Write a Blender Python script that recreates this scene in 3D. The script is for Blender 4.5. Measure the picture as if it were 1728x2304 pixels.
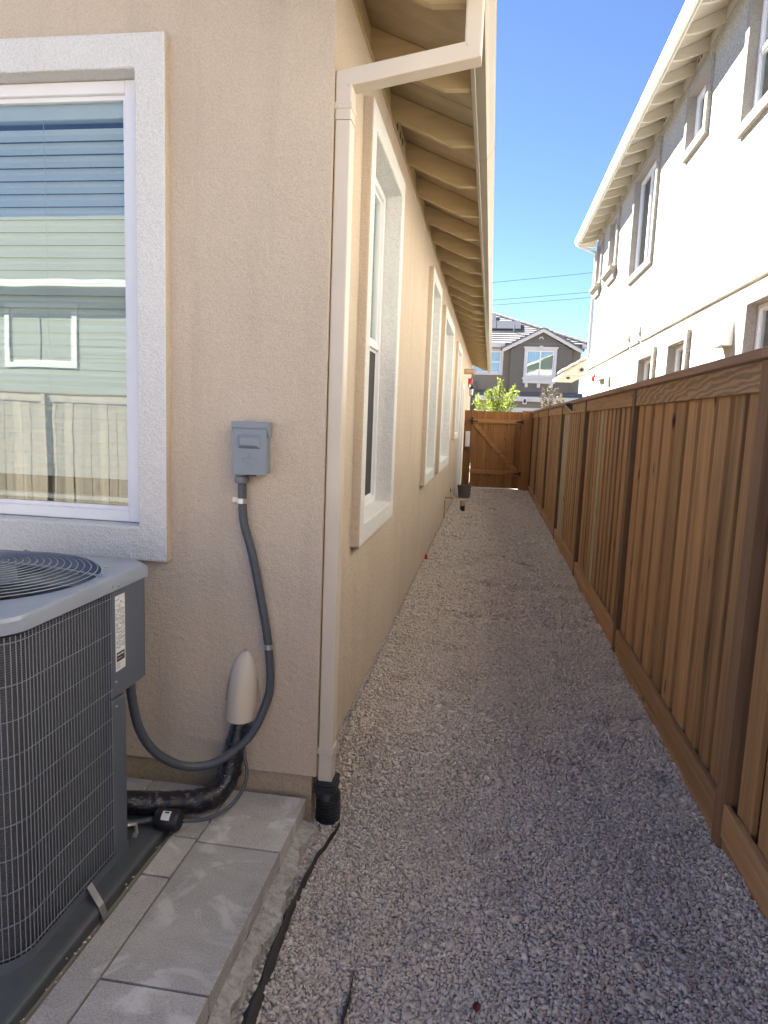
import bpy, bmesh, math, random
import numpy as np
from mathutils import Vector, Matrix

for o in list(bpy.data.objects):
    bpy.data.objects.remove(o, do_unlink=True)
S = bpy.context.scene
COL = S.collection
rnd = random.Random(7)
R = math.radians

# ------------------------------------------------------------------ camera
CAM_YAW, CAM_PITCH, CAM_ROLL = 8.409, 7.673, 2.181
def cam_basis():
    y, p, r = R(CAM_YAW), R(CAM_PITCH), R(CAM_ROLL)
    f = Vector((-math.sin(y)*math.cos(p), math.cos(y)*math.cos(p), -math.sin(p)))
    rt = Vector((math.cos(y), math.sin(y), 0)); up = rt.cross(f)
    return rt*math.cos(r)+up*math.sin(r), -rt*math.sin(r)+up*math.cos(r), f
cr, cu, cf = cam_basis()
cam = bpy.data.cameras.new('camera'); camo = bpy.data.objects.new('camera', cam); COL.objects.link(camo)
camo.matrix_world = Matrix(((cr.x, cu.x, -cf.x, 0), (cr.y, cu.y, -cf.y, 0), (cr.z, cu.z, -cf.z, 1.62), (0, 0, 0, 1)))
cam.sensor_fit = 'VERTICAL'; cam.sensor_height = 36; cam.sensor_width = 27; cam.lens = 24.32
cam.clip_start = 0.05; cam.clip_end = 3000
S.camera = camo

# ------------------------------------------------------------------ light
SUN = Vector((-1.0, 1.15, 1.12)).normalized()
ELEV = math.asin(SUN.z); AZ = math.atan2(SUN.x, SUN.y)      # azimuth from +Y towards +X
W = bpy.data.worlds.new('World'); S.world = W; W.use_nodes = True
nt = W.node_tree; nt.nodes.clear()
sky = nt.nodes.new('ShaderNodeTexSky'); sky.sky_type = 'NISHITA'; sky.sun_disc = False
sky.sun_elevation = ELEV; sky.sun_rotation = AZ
sky.altitude = 50; sky.air_density = 0.265; sky.dust_density = 0.0; sky.ozone_density = 2.5
bg = nt.nodes.new('ShaderNodeBackground'); bg.inputs[1].default_value = 0.05
wo = nt.nodes.new('ShaderNodeOutputWorld')
nt.links.new(sky.outputs[0], bg.inputs[0]); nt.links.new(bg.outputs[0], wo.inputs[0])
sl = bpy.data.lights.new('sun', 'SUN'); sl.energy = 4.5; sl.angle = R(0.53); sl.color = (1.0, 0.95, 0.87)
so = bpy.data.objects.new('sun', sl); COL.objects.link(so); so.location = (-20, 26, 30)
so.rotation_euler = (-SUN).to_track_quat('-Z', 'Y').to_euler()
S.view_settings.view_transform = 'Standard'; S.view_settings.look = 'None'
S.view_settings.exposure = 3.42; S.view_settings.gamma = 1; S.view_settings.use_curve_mapping = False
try:
    S.cycles.max_bounces = 8; S.cycles.diffuse_bounces = 5; S.cycles.glossy_bounces = 4; S.cycles.transparent_max_bounces = 12
    S.cycles.use_denoising = True
except Exception:
    pass

# ------------------------------------------------------------------ materials
def new_mat(name):
    m = bpy.data.materials.new(name); m.use_nodes = True
    n = m.node_tree; b = n.nodes['Principled BSDF']
    return m, n, b
def N(n, t, **kw):
    x = n.nodes.new(t)
    for k, v in kw.items():
        setattr(x, k, v)
    return x
def coords(n, scale=(1, 1, 1), mode='Object', rand=False):
    tc = N(n, 'ShaderNodeTexCoord')
    mp = N(n, 'ShaderNodeMapping'); mp.inputs['Scale'].default_value = scale
    if mode == 'World':
        g = N(n, 'ShaderNodeNewGeometry'); n.links.new(g.outputs['Position'], mp.inputs['Vector'])
    else:
        n.links.new(tc.outputs[mode], mp.inputs['Vector'])
    if rand:
        oi = N(n, 'ShaderNodeObjectInfo'); mu = N(n, 'ShaderNodeMath', operation='MULTIPLY'); mu.inputs[1].default_value = 37.0
        n.links.new(oi.outputs['Random'], mu.inputs[0])
        n.links.new(mu.outputs[0], mp.inputs['Location'])
    return mp.outputs[0]
def noise(n, vec, scale, detail=4, rough=0.55, dist=0.0):
    x = N(n, 'ShaderNodeTexNoise'); x.inputs['Scale'].default_value = scale; x.inputs['Detail'].default_value = detail
    x.inputs['Roughness'].default_value = rough; x.inputs['Distortion'].default_value = dist
    n.links.new(vec, x.inputs['Vector']); return x.outputs['Fac']
def ramp(n, fac, stops):
    x = N(n, 'ShaderNodeValToRGB')
    e = x.color_ramp.elements
    while len(e) < len(stops): e.new(0.5)
    for i, (p, c) in enumerate(stops):
        e[i].position = p; e[i].color = (*c, 1) if len(c) == 3 else c
    n.links.new(fac, x.inputs[0]); return x.outputs[0]
def mixc(n, fac, a, b, mode='MIX'):
    x = N(n, 'ShaderNodeMix', data_type='RGBA', blend_type=mode)
    for sock, v in ((x.inputs[0], fac), (x.inputs[6], a), (x.inputs[7], b)):
        if isinstance(v, (int, float)): sock.default_value = v
        elif isinstance(v, tuple): sock.default_value = (*v, 1) if len(v) == 3 else v
        else: n.links.new(v, sock)
    return x.outputs[2]
def bump(n, b, h, strength=0.3, dist=0.01):
    x = N(n, 'ShaderNodeBump'); x.inputs['Strength'].default_value = strength; x.inputs['Distance'].default_value = dist
    n.links.new(h, x.inputs['Height']); n.links.new(x.outputs[0], b.inputs['Normal'])
def scale_col(c, k): return tuple(min(1, v*k) for v in c)

def stucco(name, col, s=170, strength=0.55, var=0.10, dist=0.004, dirt=0.0, speck=0.35):
    m, n, b = new_mat(name)
    v = coords(n, mode='World')
    big = noise(n, v, 1.3, 5, 0.6)
    c = ramp(n, big, [(0.25, scale_col(col, 1-var)), (0.75, scale_col(col, 1+var))])
    fine = noise(n, v, s*1.0, 3, 0.6)
    c2 = mixc(n, speck, c, ramp(n, fine, [(0.36, scale_col(col, 0.55)), (0.56, scale_col(col, 1.12))]))  # dark specks put the shade of the surface pits into the colour
    if dirt > 0:
        st = noise(n, coords(n, (6, 6, 0.6), 'World'), 1.0, 6, 0.65)
        c2 = mixc(n, ramp(n, st, [(0.5, (0, 0, 0)), (0.75, (dirt, dirt, dirt))]), c2, scale_col(col, 0.62))
    n.links.new(c2, b.inputs['Base Color'])
    b.inputs['Roughness'].default_value = 0.92; b.inputs['Specular IOR Level'].default_value = 0.15
    h1 = noise(n, v, s, 4, 0.65, 0.3); h2 = noise(n, v, s*0.22, 2, 0.5)
    ad = N(n, 'ShaderNodeMath', operation='ADD'); n.links.new(h1, ad.inputs[0]); n.links.new(h2, ad.inputs[1])
    h3 = noise(n, coords(n, (5, 5, 7), 'World'), 1.0, 3, 0.5, 0.4)
    a3 = N(n, 'ShaderNodeMath', operation='MULTIPLY_ADD'); n.links.new(h3, a3.inputs[0]); a3.inputs[1].default_value = 1.6; n.links.new(ad.outputs[0], a3.inputs[2])
    bump(n, b, a3.outputs[0], strength, dist)
    return m
def paint(name, col, rough=0.5, var=0.06, grain=None, spec=0.4, metal=0.0):
    m, n, b = new_mat(name)
    v = coords(n, grain or (1, 1, 1), 'World')
    f = noise(n, v, 3.0 if not grain else 1.0, 6, 0.6)
    c = ramp(n, f, [(0.3, scale_col(col, 1-var)), (0.7, scale_col(col, 1+var))])
    n.links.new(c, b.inputs['Base Color'])
    b.inputs['Roughness'].default_value = rough; b.inputs['Specular IOR Level'].default_value = spec; b.inputs['Metallic'].default_value = metal
    f2 = noise(n, coords(n, (40, 40, 40) if not grain else tuple(5*g for g in grain), 'World'), 1.0, 4)
    bump(n, b, f2, 0.12, 0.003)
    return m
def wood(name, dark, light, axis='z', rough=0.75, var=0.35, wavy=False):
    m, n, b = new_mat(name)
    sc = {'z': (45, 45, 1.6), 'y': (45, 1.6, 45), 'x': (1.6, 45, 45)}[axis]
    v = coords(n, sc, 'Object', True)
    g1 = noise(n, v, 1.0, 6, 0.62, 0.6)
    g2 = noise(n, coords(n, tuple(s*0.12 for s in sc), 'Object', True), 1.0, 4, 0.6, 0.8)
    c = ramp(n, g1, [(0.30, dark), (0.66, light)])
    c = mixc(n, 0.45, c, ramp(n, g2, [(0.3, scale_col(dark, 0.85)), (0.7, scale_col(light, 1.1))]))
    if wavy:
        w = N(n, 'ShaderNodeTexWave', wave_type='RINGS'); w.inputs['Scale'].default_value = 1.3
        w.inputs['Distortion'].default_value = 9.0; w.inputs['Detail'].default_value = 2.0; w.inputs['Detail Scale'].default_value = 1.4
        n.links.new(coords(n, (6, 1.6, 9), 'Object', True), w.inputs['Vector'])
        c = mixc(n, 0.55, c, ramp(n, w.outputs['Fac'], [(0.1, scale_col(dark, 1.0)), (0.6, scale_col(light, 1.0)), (0.95, scale_col(light, 1.35))]))
    oi = N(n, 'ShaderNodeObjectInfo')
    hs = N(n, 'ShaderNodeHueSaturation')
    mr = N(n, 'ShaderNodeMapRange'); mr.inputs[3].default_value = 1-var; mr.inputs[4].default_value = 1+var
    n.links.new(oi.outputs['Random'], mr.inputs[0]); n.links.new(mr.outputs[0], hs.inputs['Value'])
    n.links.new(c, hs.inputs['Color'])
    # knots
    vk = N(n, 'ShaderNodeTexVoronoi'); vk.inputs['Scale'].default_value = 1.0
    n.links.new(coords(n, {'z': (9, 9, 2.2), 'y': (9, 2.2, 9), 'x': (2.2, 9, 9)}[axis], 'Object', True), vk.inputs['Vector'])
    k = ramp(n, vk.outputs['Distance'], [(0.05, (1, 1, 1)), (0.13, (0, 0, 0))])
    c = mixc(n, k, hs.outputs[0], scale_col(dark, 0.35))
    n.links.new(c, b.inputs['Base Color'])
    b.inputs['Roughness'].default_value = rough; b.inputs['Specular IOR Level'].default_value = 0.25
    bump(n, b, g1, 0.35, 0.003)
    return m
def plain(name, col, rough=0.5, metal=0.0, spec=0.5):
    m, n, b = new_mat(name)
    f = noise(n, coords(n, (1, 1, 1), 'World'), 25, 4)
    n.links.new(ramp(n, f, [(0.3, scale_col(col, 0.88)), (0.7, scale_col(col, 1.1))]), b.inputs['Base Color'])
    b.inputs['Roughness'].default_value = rough; b.inputs['Metallic'].default_value = metal; b.inputs['Specular IOR Level'].default_value = spec
    return m
def glass(name, refl=0.2, tint=(0.93, 0.97, 0.95), gtint=(0.95, 1.0, 1.0)):
    m, n, b = new_mat(name)
    n.nodes.remove(b)
    out = n.nodes['Material Output']
    tr = N(n, 'ShaderNodeBsdfTransparent'); tr.inputs[0].default_value = (*tint, 1)
    gl = N(n, 'ShaderNodeBsdfGlossy'); gl.inputs['Roughness'].default_value = 0.0; gl.inputs[0].default_value = (*gtint, 1)
    lw = N(n, 'ShaderNodeLayerWeight'); lw.inputs[0].default_value = 0.25
    mr = N(n, 'ShaderNodeMapRange'); mr.inputs[3].default_value = refl; mr.inputs[4].default_value = 1.0
    n.links.new(lw.outputs['Fresnel'], mr.inputs[0])
    wv = noise(n, coords(n, (1, 1, 1), 'World'), 2.2, 2)
    bp = N(n, 'ShaderNodeBump'); bp.inputs['Strength'].default_value = 0.02; bp.inputs['Distance'].default_value = 0.02
    n.links.new(wv, bp.inputs['Height']); n.links.new(bp.outputs[0], gl.inputs['Normal'])
    mx = N(n, 'ShaderNodeMixShader')
    n.links.new(mr.outputs[0], mx.inputs[0]); n.links.new(tr.outputs[0], mx.inputs[1]); n.links.new(gl.outputs[0], mx.inputs[2])
    n.links.new(mx.outputs[0], out.inputs[0])
    return m

BEIGE = (0.66, 0.555, 0.44)
M = {}
M['stucco'] = stucco('beige_stucco', BEIGE, 160, 0.9, 0.08, 0.008, 0.3, 0.28)
M['stucco_trim'] = stucco('pale_trim_stucco', (0.83, 0.82, 0.80), 135, 1.0, 0.05, 0.009, 0.12, 0.24)
M['foundation'] = stucco('tan_foundation', (0.46, 0.38, 0.27), 90, 0.5, 0.2, 0.006, 0.3)
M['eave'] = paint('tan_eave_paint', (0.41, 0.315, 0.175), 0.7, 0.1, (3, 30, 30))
M['eave_shadow'] = paint('tan_eave_paint_shaded', (0.36, 0.28, 0.18), 0.75, 0.12, (2, 14, 14))  # eave tan darkened; shade between the rafters put into the colour
M['gutter'] = paint('tan_gutter_paint', (0.28, 0.248, 0.195), 0.38, 0.05)
M['downspout'] = paint('beige_metal_paint', (0.62, 0.55, 0.465), 0.4, 0.04)
M['vinyl'] = paint('white_vinyl', (0.80, 0.80, 0.82), 0.35, 0.03)
M['blind'] = paint('pale_blind_slat', (0.70, 0.71, 0.70), 0.5, 0.03)
M['cord'] = plain('pale_cord', (0.62, 0.62, 0.60), 0.8)
M['screen'] = plain('dark_insect_screen', (0.045, 0.045, 0.05), 0.85)
M['glass'] = glass('window_glass', 0.085)
M['glass_far'] = glass('tinted_glass', 0.30, (0.72, 0.85, 0.8))
M['room'] = plain('dark_room', (0.10, 0.10, 0.095), 0.9)
M['curtain'] = paint('pale_green_curtain', (0.46, 0.52, 0.44), 0.9, 0.12, (14, 14, 0.4))
M['roof_dark'] = plain('grey_roofing', (0.12, 0.11, 0.10), 0.9)
WD, WL = (0.19, 0.106, 0.05), (0.46, 0.262, 0.125)
M['fence'] = wood('stained_fence_board', WD, WL, 'z', 0.72, 0.2)
M['fence_pale'] = wood('pale_weathered_board', (0.30, 0.24, 0.16), (0.46, 0.38, 0.26), 'z', 0.8, 0.15)
M['post'] = wood('dark_fence_post', (0.10, 0.058, 0.034), (0.23, 0.135, 0.078), 'z', 0.75, 0.15)
M['rail'] = wood('stained_fence_rail', (0.19, 0.108, 0.054), (0.43, 0.25, 0.125), 'y', 0.72, 0.18)
M['rail_wavy'] = wood('swirled_fence_rail', (0.20, 0.122, 0.07), (0.37, 0.23, 0.135), 'y', 0.72, 0.1, True)
M['cap'] = wood('fence_cap', (0.16, 0.096, 0.065), (0.33, 0.20, 0.135), 'y', 0.7, 0.15)
M['gate'] = wood('gate_board', (0.17, 0.077, 0.027), (0.39, 0.19, 0.066), 'z', 0.7, 0.16)
M['gate_rail'] = wood('gate_rail', (0.22, 0.104, 0.038), (0.47, 0.24, 0.09), 'x', 0.7, 0.12)
M['black'] = plain('black_plastic', (0.018, 0.019, 0.022), 0.45)
M['black_iron'] = plain('black_iron', (0.02, 0.02, 0.022), 0.5, 0.3)
M['steel'] = plain('galvanised_steel', (0.55, 0.56, 0.58), 0.35, 0.9)
M['ac'] = paint('grey_ac_paint', (0.10, 0.118, 0.155), 0.38, 0.05, spec=0.5)
M['ac_sky_lit'] = paint('grey_ac_paint_sky_lit', (0.27, 0.31, 0.385), 0.27, 0.07, spec=0.55)  # same grey lightened and blued; sky reflection put into the colour
M['wire'] = plain('grey_wire', (0.25, 0.28, 0.33), 0.3, 0.2)
M['dark'] = plain('dark_cavity', (0.012, 0.013, 0.016), 0.8)  # near-black that puts the shade inside holes into the colour
M['fan'] = plain('fan_blade_grey', (0.05, 0.055, 0.065), 0.85, 0, 0.1)
M['pad'] = plain('grey_plastic_pad', (0.075, 0.085, 0.095), 0.55)
M['label'] = plain('white_sticker', (0.70, 0.72, 0.76), 0.5)
M['ink'] = plain('dark_ink', (0.03, 0.03, 0.035), 0.6)
M['box'] = paint('grey_box_paint', (0.225, 0.265, 0.31), 0.42, 0.05, spec=0.5)
M['conduit'] = plain('dark_grey_conduit', (0.070, 0.080, 0.098), 0.45)
M['conn'] = plain('grey_connector', (0.16, 0.17, 0.19), 0.5)
M['hood'] = paint('beige_plastic', (0.62, 0.55, 0.46), 0.42, 0.05)
M['pvc'] = plain('tan_pvc', (0.50, 0.37, 0.24), 0.6)
M['tape'] = None
M['grey_bucket'] = plain('grey_bucket_plastic', (0.15, 0.13, 0.125), 0.5)
M['red'] = plain('red_enamel', (0.55, 0.03, 0.03), 0.35)
M['white'] = paint('white_paint', (0.78, 0.77, 0.74), 0.5, 0.04)
M['leaf_red'] = plain('dark_red_leaf', (0.12, 0.015, 0.018), 0.6)
M['pale_stone'] = plain('pale_stone', (0.55, 0.50, 0.42), 0.85)
M['strip'] = plain('dark_edging', (0.05, 0.046, 0.048), 0.85)
M['wh_stucco'] = stucco('cream_white_stucco', (0.54, 0.515, 0.455), 42, 1.0, 0.10, 0.03, 0.25, 0.75)
M['wh_band'] = stucco('grey_trim_stucco', (0.36, 0.33, 0.29), 75, 1.0, 0.08, 0.01)
M['wh_trim'] = paint('cream_paint', (0.62, 0.59, 0.51), 0.6, 0.06, (3, 20, 20))
M['wh_gutter'] = paint('white_gutter_paint', (0.80, 0.79, 0.75), 0.4, 0.03)
M['tile'] = plain('tan_roof_tile', (0.55, 0.44, 0.33), 0.8)
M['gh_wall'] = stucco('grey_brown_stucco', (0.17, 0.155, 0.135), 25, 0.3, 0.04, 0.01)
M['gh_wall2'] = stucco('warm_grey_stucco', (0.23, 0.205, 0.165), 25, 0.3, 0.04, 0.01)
M['gh_trim'] = paint('grey_white_trim', (0.62, 0.60, 0.57), 0.6, 0.04)
M['gh_tile'] = plain('grey_slate_tile', (0.17, 0.165, 0.165), 0.75)
M['gh_tile2'] = plain('light_slate_tile', (0.42, 0.40, 0.38), 0.75)
M['solar'] = plain('pale_solar_panel', (0.13, 0.125, 0.12), 0.15, 0.1)
M['sage'] = paint('sage_siding', (0.145, 0.155, 0.13), 0.7, 0.06, (0.6, 10, 30))
M['shingle'] = plain('brown_shingle', (0.115, 0.12, 0.105), 0.9)
M['pale_fence'] = wood('sunlit_fence_board', (0.13, 0.105, 0.08), (0.25, 0.21, 0.165), 'z', 0.8, 0.2)
M['sage_trim'] = paint('weathered_white_trim', (0.40, 0.40, 0.38), 0.6, 0.05)
M['mortar'] = stucco('rough_mortar', (0.50, 0.485, 0.46), 38, 1.0, 0.3, 0.02, 0.5, 0.5)
M['asphalt'] = plain('asphalt', (0.055, 0.055, 0.055), 0.9)
M['concrete'] = stucco('concrete', (0.40, 0.38, 0.35), 60, 0.4, 0.12, 0.004, 0.2)
M['bark'] = plain('bark', (0.11, 0.08, 0.055), 0.9)

def mat_tape():
    m, n, b = new_mat('black_foil_tape')
    v = coords(n, (1, 1, 1), 'World')
    f = noise(n, coords(n, (1, 1, 1.6), 'World'), 26, 3, 0.5, 1.2)
    t = noise(n, coords(n, (30, 30, 110), 'World'), 1.4, 2, 0.5, 0.6)
    c = mixc(n, ramp(n, t, [(0.655, (0, 0, 0)), (0.68, (0.45, 0.45, 0.45))]), (0.012, 0.013, 0.018), (0.36, 0.36, 0.36))
    n.links.new(c, b.inputs['Base Color']); b.inputs['Roughness'].default_value = 0.3
    bump(n, b, f, 0.45, 0.012)
    return m
M['tape'] = mat_tape()
def mat_paver(name, col):
    m, n, b = new_mat(name)
    v = coords(n, (1, 1, 1), 'World')
    a = noise(n, v, 4.5, 6, 0.65, 0.5); f = noise(n, v, 170, 4, 0.75); sp = noise(n, v, 70, 5, 0.75)
    c = ramp(n, a, [(0.30, scale_col(col, 0.66)), (0.52, col), (0.70, scale_col(col, 1.3))])
    c = mixc(n, 0.5, c, ramp(n, f, [(0.34, scale_col(col, 0.45)), (0.62, scale_col(col, 1.4))]))
    c = mixc(n, ramp(n, sp, [(0.62, (0, 0, 0)), (0.72, (0.5, 0.5, 0.5))]), c, scale_col(col, 0.5))
    w = noise(n, coords(n, (3, 3, 3), 'World'), 1.7, 5, 0.6, 1.0)
    c = mixc(n, ramp(n, w, [(0.54, (0, 0, 0)), (0.64, (0.6, 0.6, 0.6))]), c, (0.66, 0.655, 0.65))
    oi = N(n, 'ShaderNodeObjectInfo'); hs = N(n, 'ShaderNodeHueSaturation'); mr = N(n, 'ShaderNodeMapRange')
    mr.inputs[3].default_value = 0.88; mr.inputs[4].default_value = 1.14
    n.links.new(oi.outputs['Random'], mr.inputs[0]); n.links.new(mr.outputs[0], hs.inputs['Value']); n.links.new(c, hs.inputs['Color'])
    n.links.new(hs.outputs[0], b.inputs['Base Color']); b.inputs['Roughness'].default_value = 0.9
    bump(n, b, f, 0.55, 0.004)
    return m
M['paver'] = mat_paver('grey_paver', (0.42, 0.405, 0.395))
def mat_gravel_bed():
    m, n, b = new_mat('gravel_bed')
    v = coords(n, (1, 1, 1), 'World')
    vo = N(n, 'ShaderNodeTexVoronoi'); vo.inputs['Scale'].default_value = 80; n.links.new(v, vo.inputs['Vector'])
    big = noise(n, v, 2.0, 4)
    rg = N(n, 'ShaderNodeSeparateColor'); n.links.new(vo.outputs['Color'], rg.inputs[0])
    c = ramp(n, rg.outputs[0], [(0.0, (0.28, 0.245, 0.225)), (0.6, (0.48, 0.43, 0.40)), (1.0, (0.66, 0.605, 0.57))])
    c = mixc(n, 0.35, c, ramp(n, big, [(0.3, (0.36, 0.315, 0.29)), (0.7, (0.58, 0.525, 0.49))]))
    n.links.new(c, b.inputs['Base Color']); b.inputs['Roughness'].default_value = 0.95
    bump(n, b, vo.outputs['Distance'], 0.8, 0.01)
    return m
M['gravel_bed'] = mat_gravel_bed()
def mat_stone():
    m, n, b = new_mat('crushed_gravel')
    at = N(n, 'ShaderNodeAttribute', attribute_name='shade')
    c = ramp(n, at.outputs['Fac'], [(0.0, (0.36, 0.305, 0.255)), (0.3, (0.59, 0.51, 0.435)), (0.7, (0.75, 0.66, 0.575)), (0.93, (0.83, 0.755, 0.67)), (1.0, (0.88, 0.815, 0.73))])
    f = noise(n, coords(n, (1, 1, 1), 'World'), 300, 2)
    c = mixc(n, 0.3, c, ramp(n, f, [(0.3, (0.36, 0.315, 0.275)), (0.7, (0.72, 0.65, 0.585))]))
    n.links.new(c, b.inputs['Base Color']); b.inputs['Roughness'].default_value = 0.9
    return m
M['stone'] = mat_stone()
def mat_leaf(name, a, bcol, trans=0.3):
    m, n, b = new_mat(name)
    g = N(n, 'ShaderNodeNewGeometry')
    c = ramp(n, g.outputs['Random Per Island'], [(0.0, a), (0.6, bcol), (1.0, scale_col(bcol, 1.7))])
    n.links.new(c, b.inputs['Base Color']); b.inputs['Roughness'].default_value = 0.5
    tl = N(n, 'ShaderNodeBsdfTranslucent'); n.links.new(c, tl.inputs[0])
    mx = N(n, 'ShaderNodeMixShader'); mx.inputs[0].default_value = trans
    n.links.new(b.outputs[0], mx.inputs[1]); n.links.new(tl.outputs[0], mx.inputs[2])
    n.links.new(mx.outputs[0], n.nodes['Material Output'].inputs[0])
    return m
M['leaf'] = mat_leaf('green_leaf', (0.07, 0.105, 0.015), (0.22, 0.27, 0.045), 0.4)
M['leaf_brown'] = mat_leaf('olive_brown_leaf', (0.06, 0.05, 0.03), (0.17, 0.14, 0.085), 0.3)
def mat_coil():
    m, n, b = new_mat('coil_fins')
    w = N(n, 'ShaderNodeTexWave', wave_type='BANDS', bands_direction='Z'); w.inputs['Scale'].default_value = 42
    w.inputs['Distortion'].default_value = 1.0; w.inputs['Detail Scale'].default_value = 4
    n.links.new(coords(n, (1, 1, 1), 'World'), w.inputs['Vector'])
    f = noise(n, coords(n, (300, 300, 20), 'World'), 1, 2)
    c = ramp(n, w.outputs['Fac'], [(0.2, (0.02, 0.024, 0.034)), (0.8, (0.11, 0.12, 0.145))])
    c = mixc(n, 0.4, c, ramp(n, f, [(0.35, (0.01, 0.012, 0.016)), (0.65, (0.07, 0.075, 0.085))]))
    n.links.new(c, b.inputs['Base Color']); b.inputs['Roughness'].default_value = 0.5
    bump(n, b, w.outputs['Fac'], 0.5, 0.004)
    return m
M['coil'] = mat_coil()
def mat_ground(name, a, c2, s):
    m, n, b = new_mat(name)
    f = noise(n, coords(n, (1, 1, 1), 'World'), s, 6, 0.65)
    n.links.new(ramp(n, f, [(0.3, a), (0.7, c2)]), b.inputs['Base Color']); b.inputs['Roughness'].default_value = 0.95
    return m
M['ground'] = mat_ground('dry_soil', (0.20, 0.17, 0.13), (0.30, 0.26, 0.20), 1.2)
M['hill'] = mat_ground('dry_hill_grass', (0.20, 0.17, 0.09), (0.36, 0.30, 0.17), 0.15)

# ------------------------------------------------------------------ mesh helpers
LAST = {}
def wroot(o):
    p = Vector((0, 0, 0))
    while o is not None:
        p += o.location; o = o.parent
    return p
class MB:
    def __init__(s, O=None, U=None, Vv=None, Nn=None):
        s.v = []; s.f = []
        s.fr = None if O is None else (Vector(O), Vector(U), Vector(Vv or (0, 0, 1)), Vector(Nn))
    def P(s, p):
        if s.fr is None: return tuple(p)
        O, U, V, Nn = s.fr
        return tuple(O + U*p[0] + V*p[1] + Nn*p[2])
    def add(s, vs, fs):
        b = len(s.v); s.v += [s.P(p) for p in vs]; s.f += [tuple(b+i for i in f) for f in fs]; return s
    def box(s, x0, x1, y0, y1, z0, z1):
        return s.add([(x0, y0, z0), (x1, y0, z0), (x1, y1, z0), (x0, y1, z0), (x0, y0, z1), (x1, y0, z1), (x1, y1, z1), (x0, y1, z1)],
                     [(0, 3, 2, 1), (4, 5, 6, 7), (0, 1, 5, 4), (1, 2, 6, 5), (2, 3, 7, 6), (3, 0, 4, 7)])
    def quad(s, a, b, c, d): return s.add([a, b, c, d], [(0, 1, 2, 3)])
    def prism(s, poly, axis, a, b):
        # poly: 2D points; axis 'x': (y,z) ; 'y': (x,z) ; 'z': (x,y)
        mk = {'x': lambda p, t: (t, p[0], p[1]), 'y': lambda p, t: (p[0], t, p[1]), 'z': lambda p, t: (p[0], p[1], t)}[axis]
        n = len(poly)
        fs = [tuple(range(n)), tuple(range(2*n-1, n-1, -1))] + [(i, i+n, (i+1) % n+n, (i+1) % n) for i in range(n)]
        return s.add([mk(p, a) for p in poly]+[mk(p, b) for p in poly], fs)
    def tube(s, pts, r, n=8, caps=True, closed=False):
        pts = [Vector(p) for p in pts]; k = len(pts)
        rs = r if isinstance(r, (list, tuple)) else [r]*k
        t0 = (pts[1]-pts[0]).normalized()
        a = Vector((0, 0, 1)) if abs(t0.z) < 0.9 else Vector((1, 0, 0))
        u = t0.cross(a).normalized()
        vs = []; 
        for i, p in enumerate(pts):
            if closed: t = (pts[(i+1) % k]-pts[i-1]).normalized()
            else: t = (pts[min(i+1, k-1)]-pts[max(i-1, 0)]).normalized()
            u = (u - t*u.dot(t)).normalized(); w = t.cross(u)
            for j in range(n):
                an = 2*math.pi*j/n
                vs.append(tuple(p + (u*math.cos(an)+w*math.sin(an))*rs[i]))
        fs = []
        for i in range(k if closed else k-1):
            i2 = (i+1) % k
            for j in range(n):
                fs.append((i*n+j, i*n+(j+1) % n, i2*n+(j+1) % n, i2*n+j))
        if caps and not closed:
            fs.append(tuple(range(n-1, -1, -1))); fs.append(tuple((k-1)*n+j for j in range(n)))
        return s.add(vs, fs)
    def lathe(s, prof, c, n=24, axis='z', cap=True):
        vs = []; k = len(prof)
        for r, h in prof:
            for j in range(n):
                a = 2*math.pi*j/n
                if axis == 'z': vs.append((c[0]+r*math.cos(a), c[1]+r*math.sin(a), c[2]+h))
                elif axis == 'y': vs.append((c[0]+r*math.cos(a), c[1]+h, c[2]+r*math.sin(a)))
                else: vs.append((c[0]+h, c[1]+r*math.cos(a), c[2]+r*math.sin(a)))
        fs = [(i*n+j, i*n+(j+1) % n, (i+1)*n+(j+1) % n, (i+1)*n+j) for i in range(k-1) for j in range(n)]
        if cap: fs += [tuple(range(n-1, -1, -1)), tuple((k-1)*n+j for j in range(n))]
        return s.add(vs, fs)
    def build(s, name, mat, parent=None, bevel=0, smooth=False, kind=None, seg=1, recalc=True, org=None):
        me = bpy.data.meshes.new(name)
        off = wroot(parent) if parent is not None else Vector((0, 0, 0))
        if org is not None: off = off + Vector(org)
        me.from_pydata([(p[0]-off.x, p[1]-off.y, p[2]-off.z) for p in s.v], [], s.f)
        if recalc:
            bm = bmesh.new(); bm.from_mesh(me); bmesh.ops.recalc_face_normals(bm, faces=bm.faces); bm.to_mesh(me); bm.free()
        me.materials.append(M[mat] if isinstance(mat, str) else mat)
        if smooth:
            me.polygons.foreach_set('use_smooth', [True]*len(me.polygons))
        o = bpy.data.objects.new(name, me); COL.objects.link(o)
        if parent is not None: o.parent = parent
        if org is not None: o.location = org
        if bevel:
            bv = o.modifiers.new('bevel', 'BEVEL'); bv.width = bevel; bv.segments = seg; bv.limit_method = 'ANGLE'; bv.angle_limit = R(40)
        if smooth:
            try:
                me.set_sharp_from_angle(angle=R(35))
            except Exception: pass
        if kind: o['kind'] = kind
        return o
def tag(o, label, cat, group=None):
    o['label'] = label; o['category'] = cat
    if group: o['group'] = group
    return o
def thing(name, loc, label, cat, group=None):
    o = bpy.data.objects.new(name, None); COL.objects.link(o); o.location = loc; o.empty_display_size = 0.1
    return tag(o, label, cat, group)
def inst(src, parent, loc, scale=None, rot=None, mat=None, name=None):
    c = src.copy(); COL.objects.link(c); c.parent = parent; c.location = loc
    if scale: c.scale = scale
    if rot: c.rotation_euler = rot
    if name: c.name = name
    if mat:
        c.data = c.data.copy(); c.data.materials[0] = M[mat]
    return c
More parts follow.
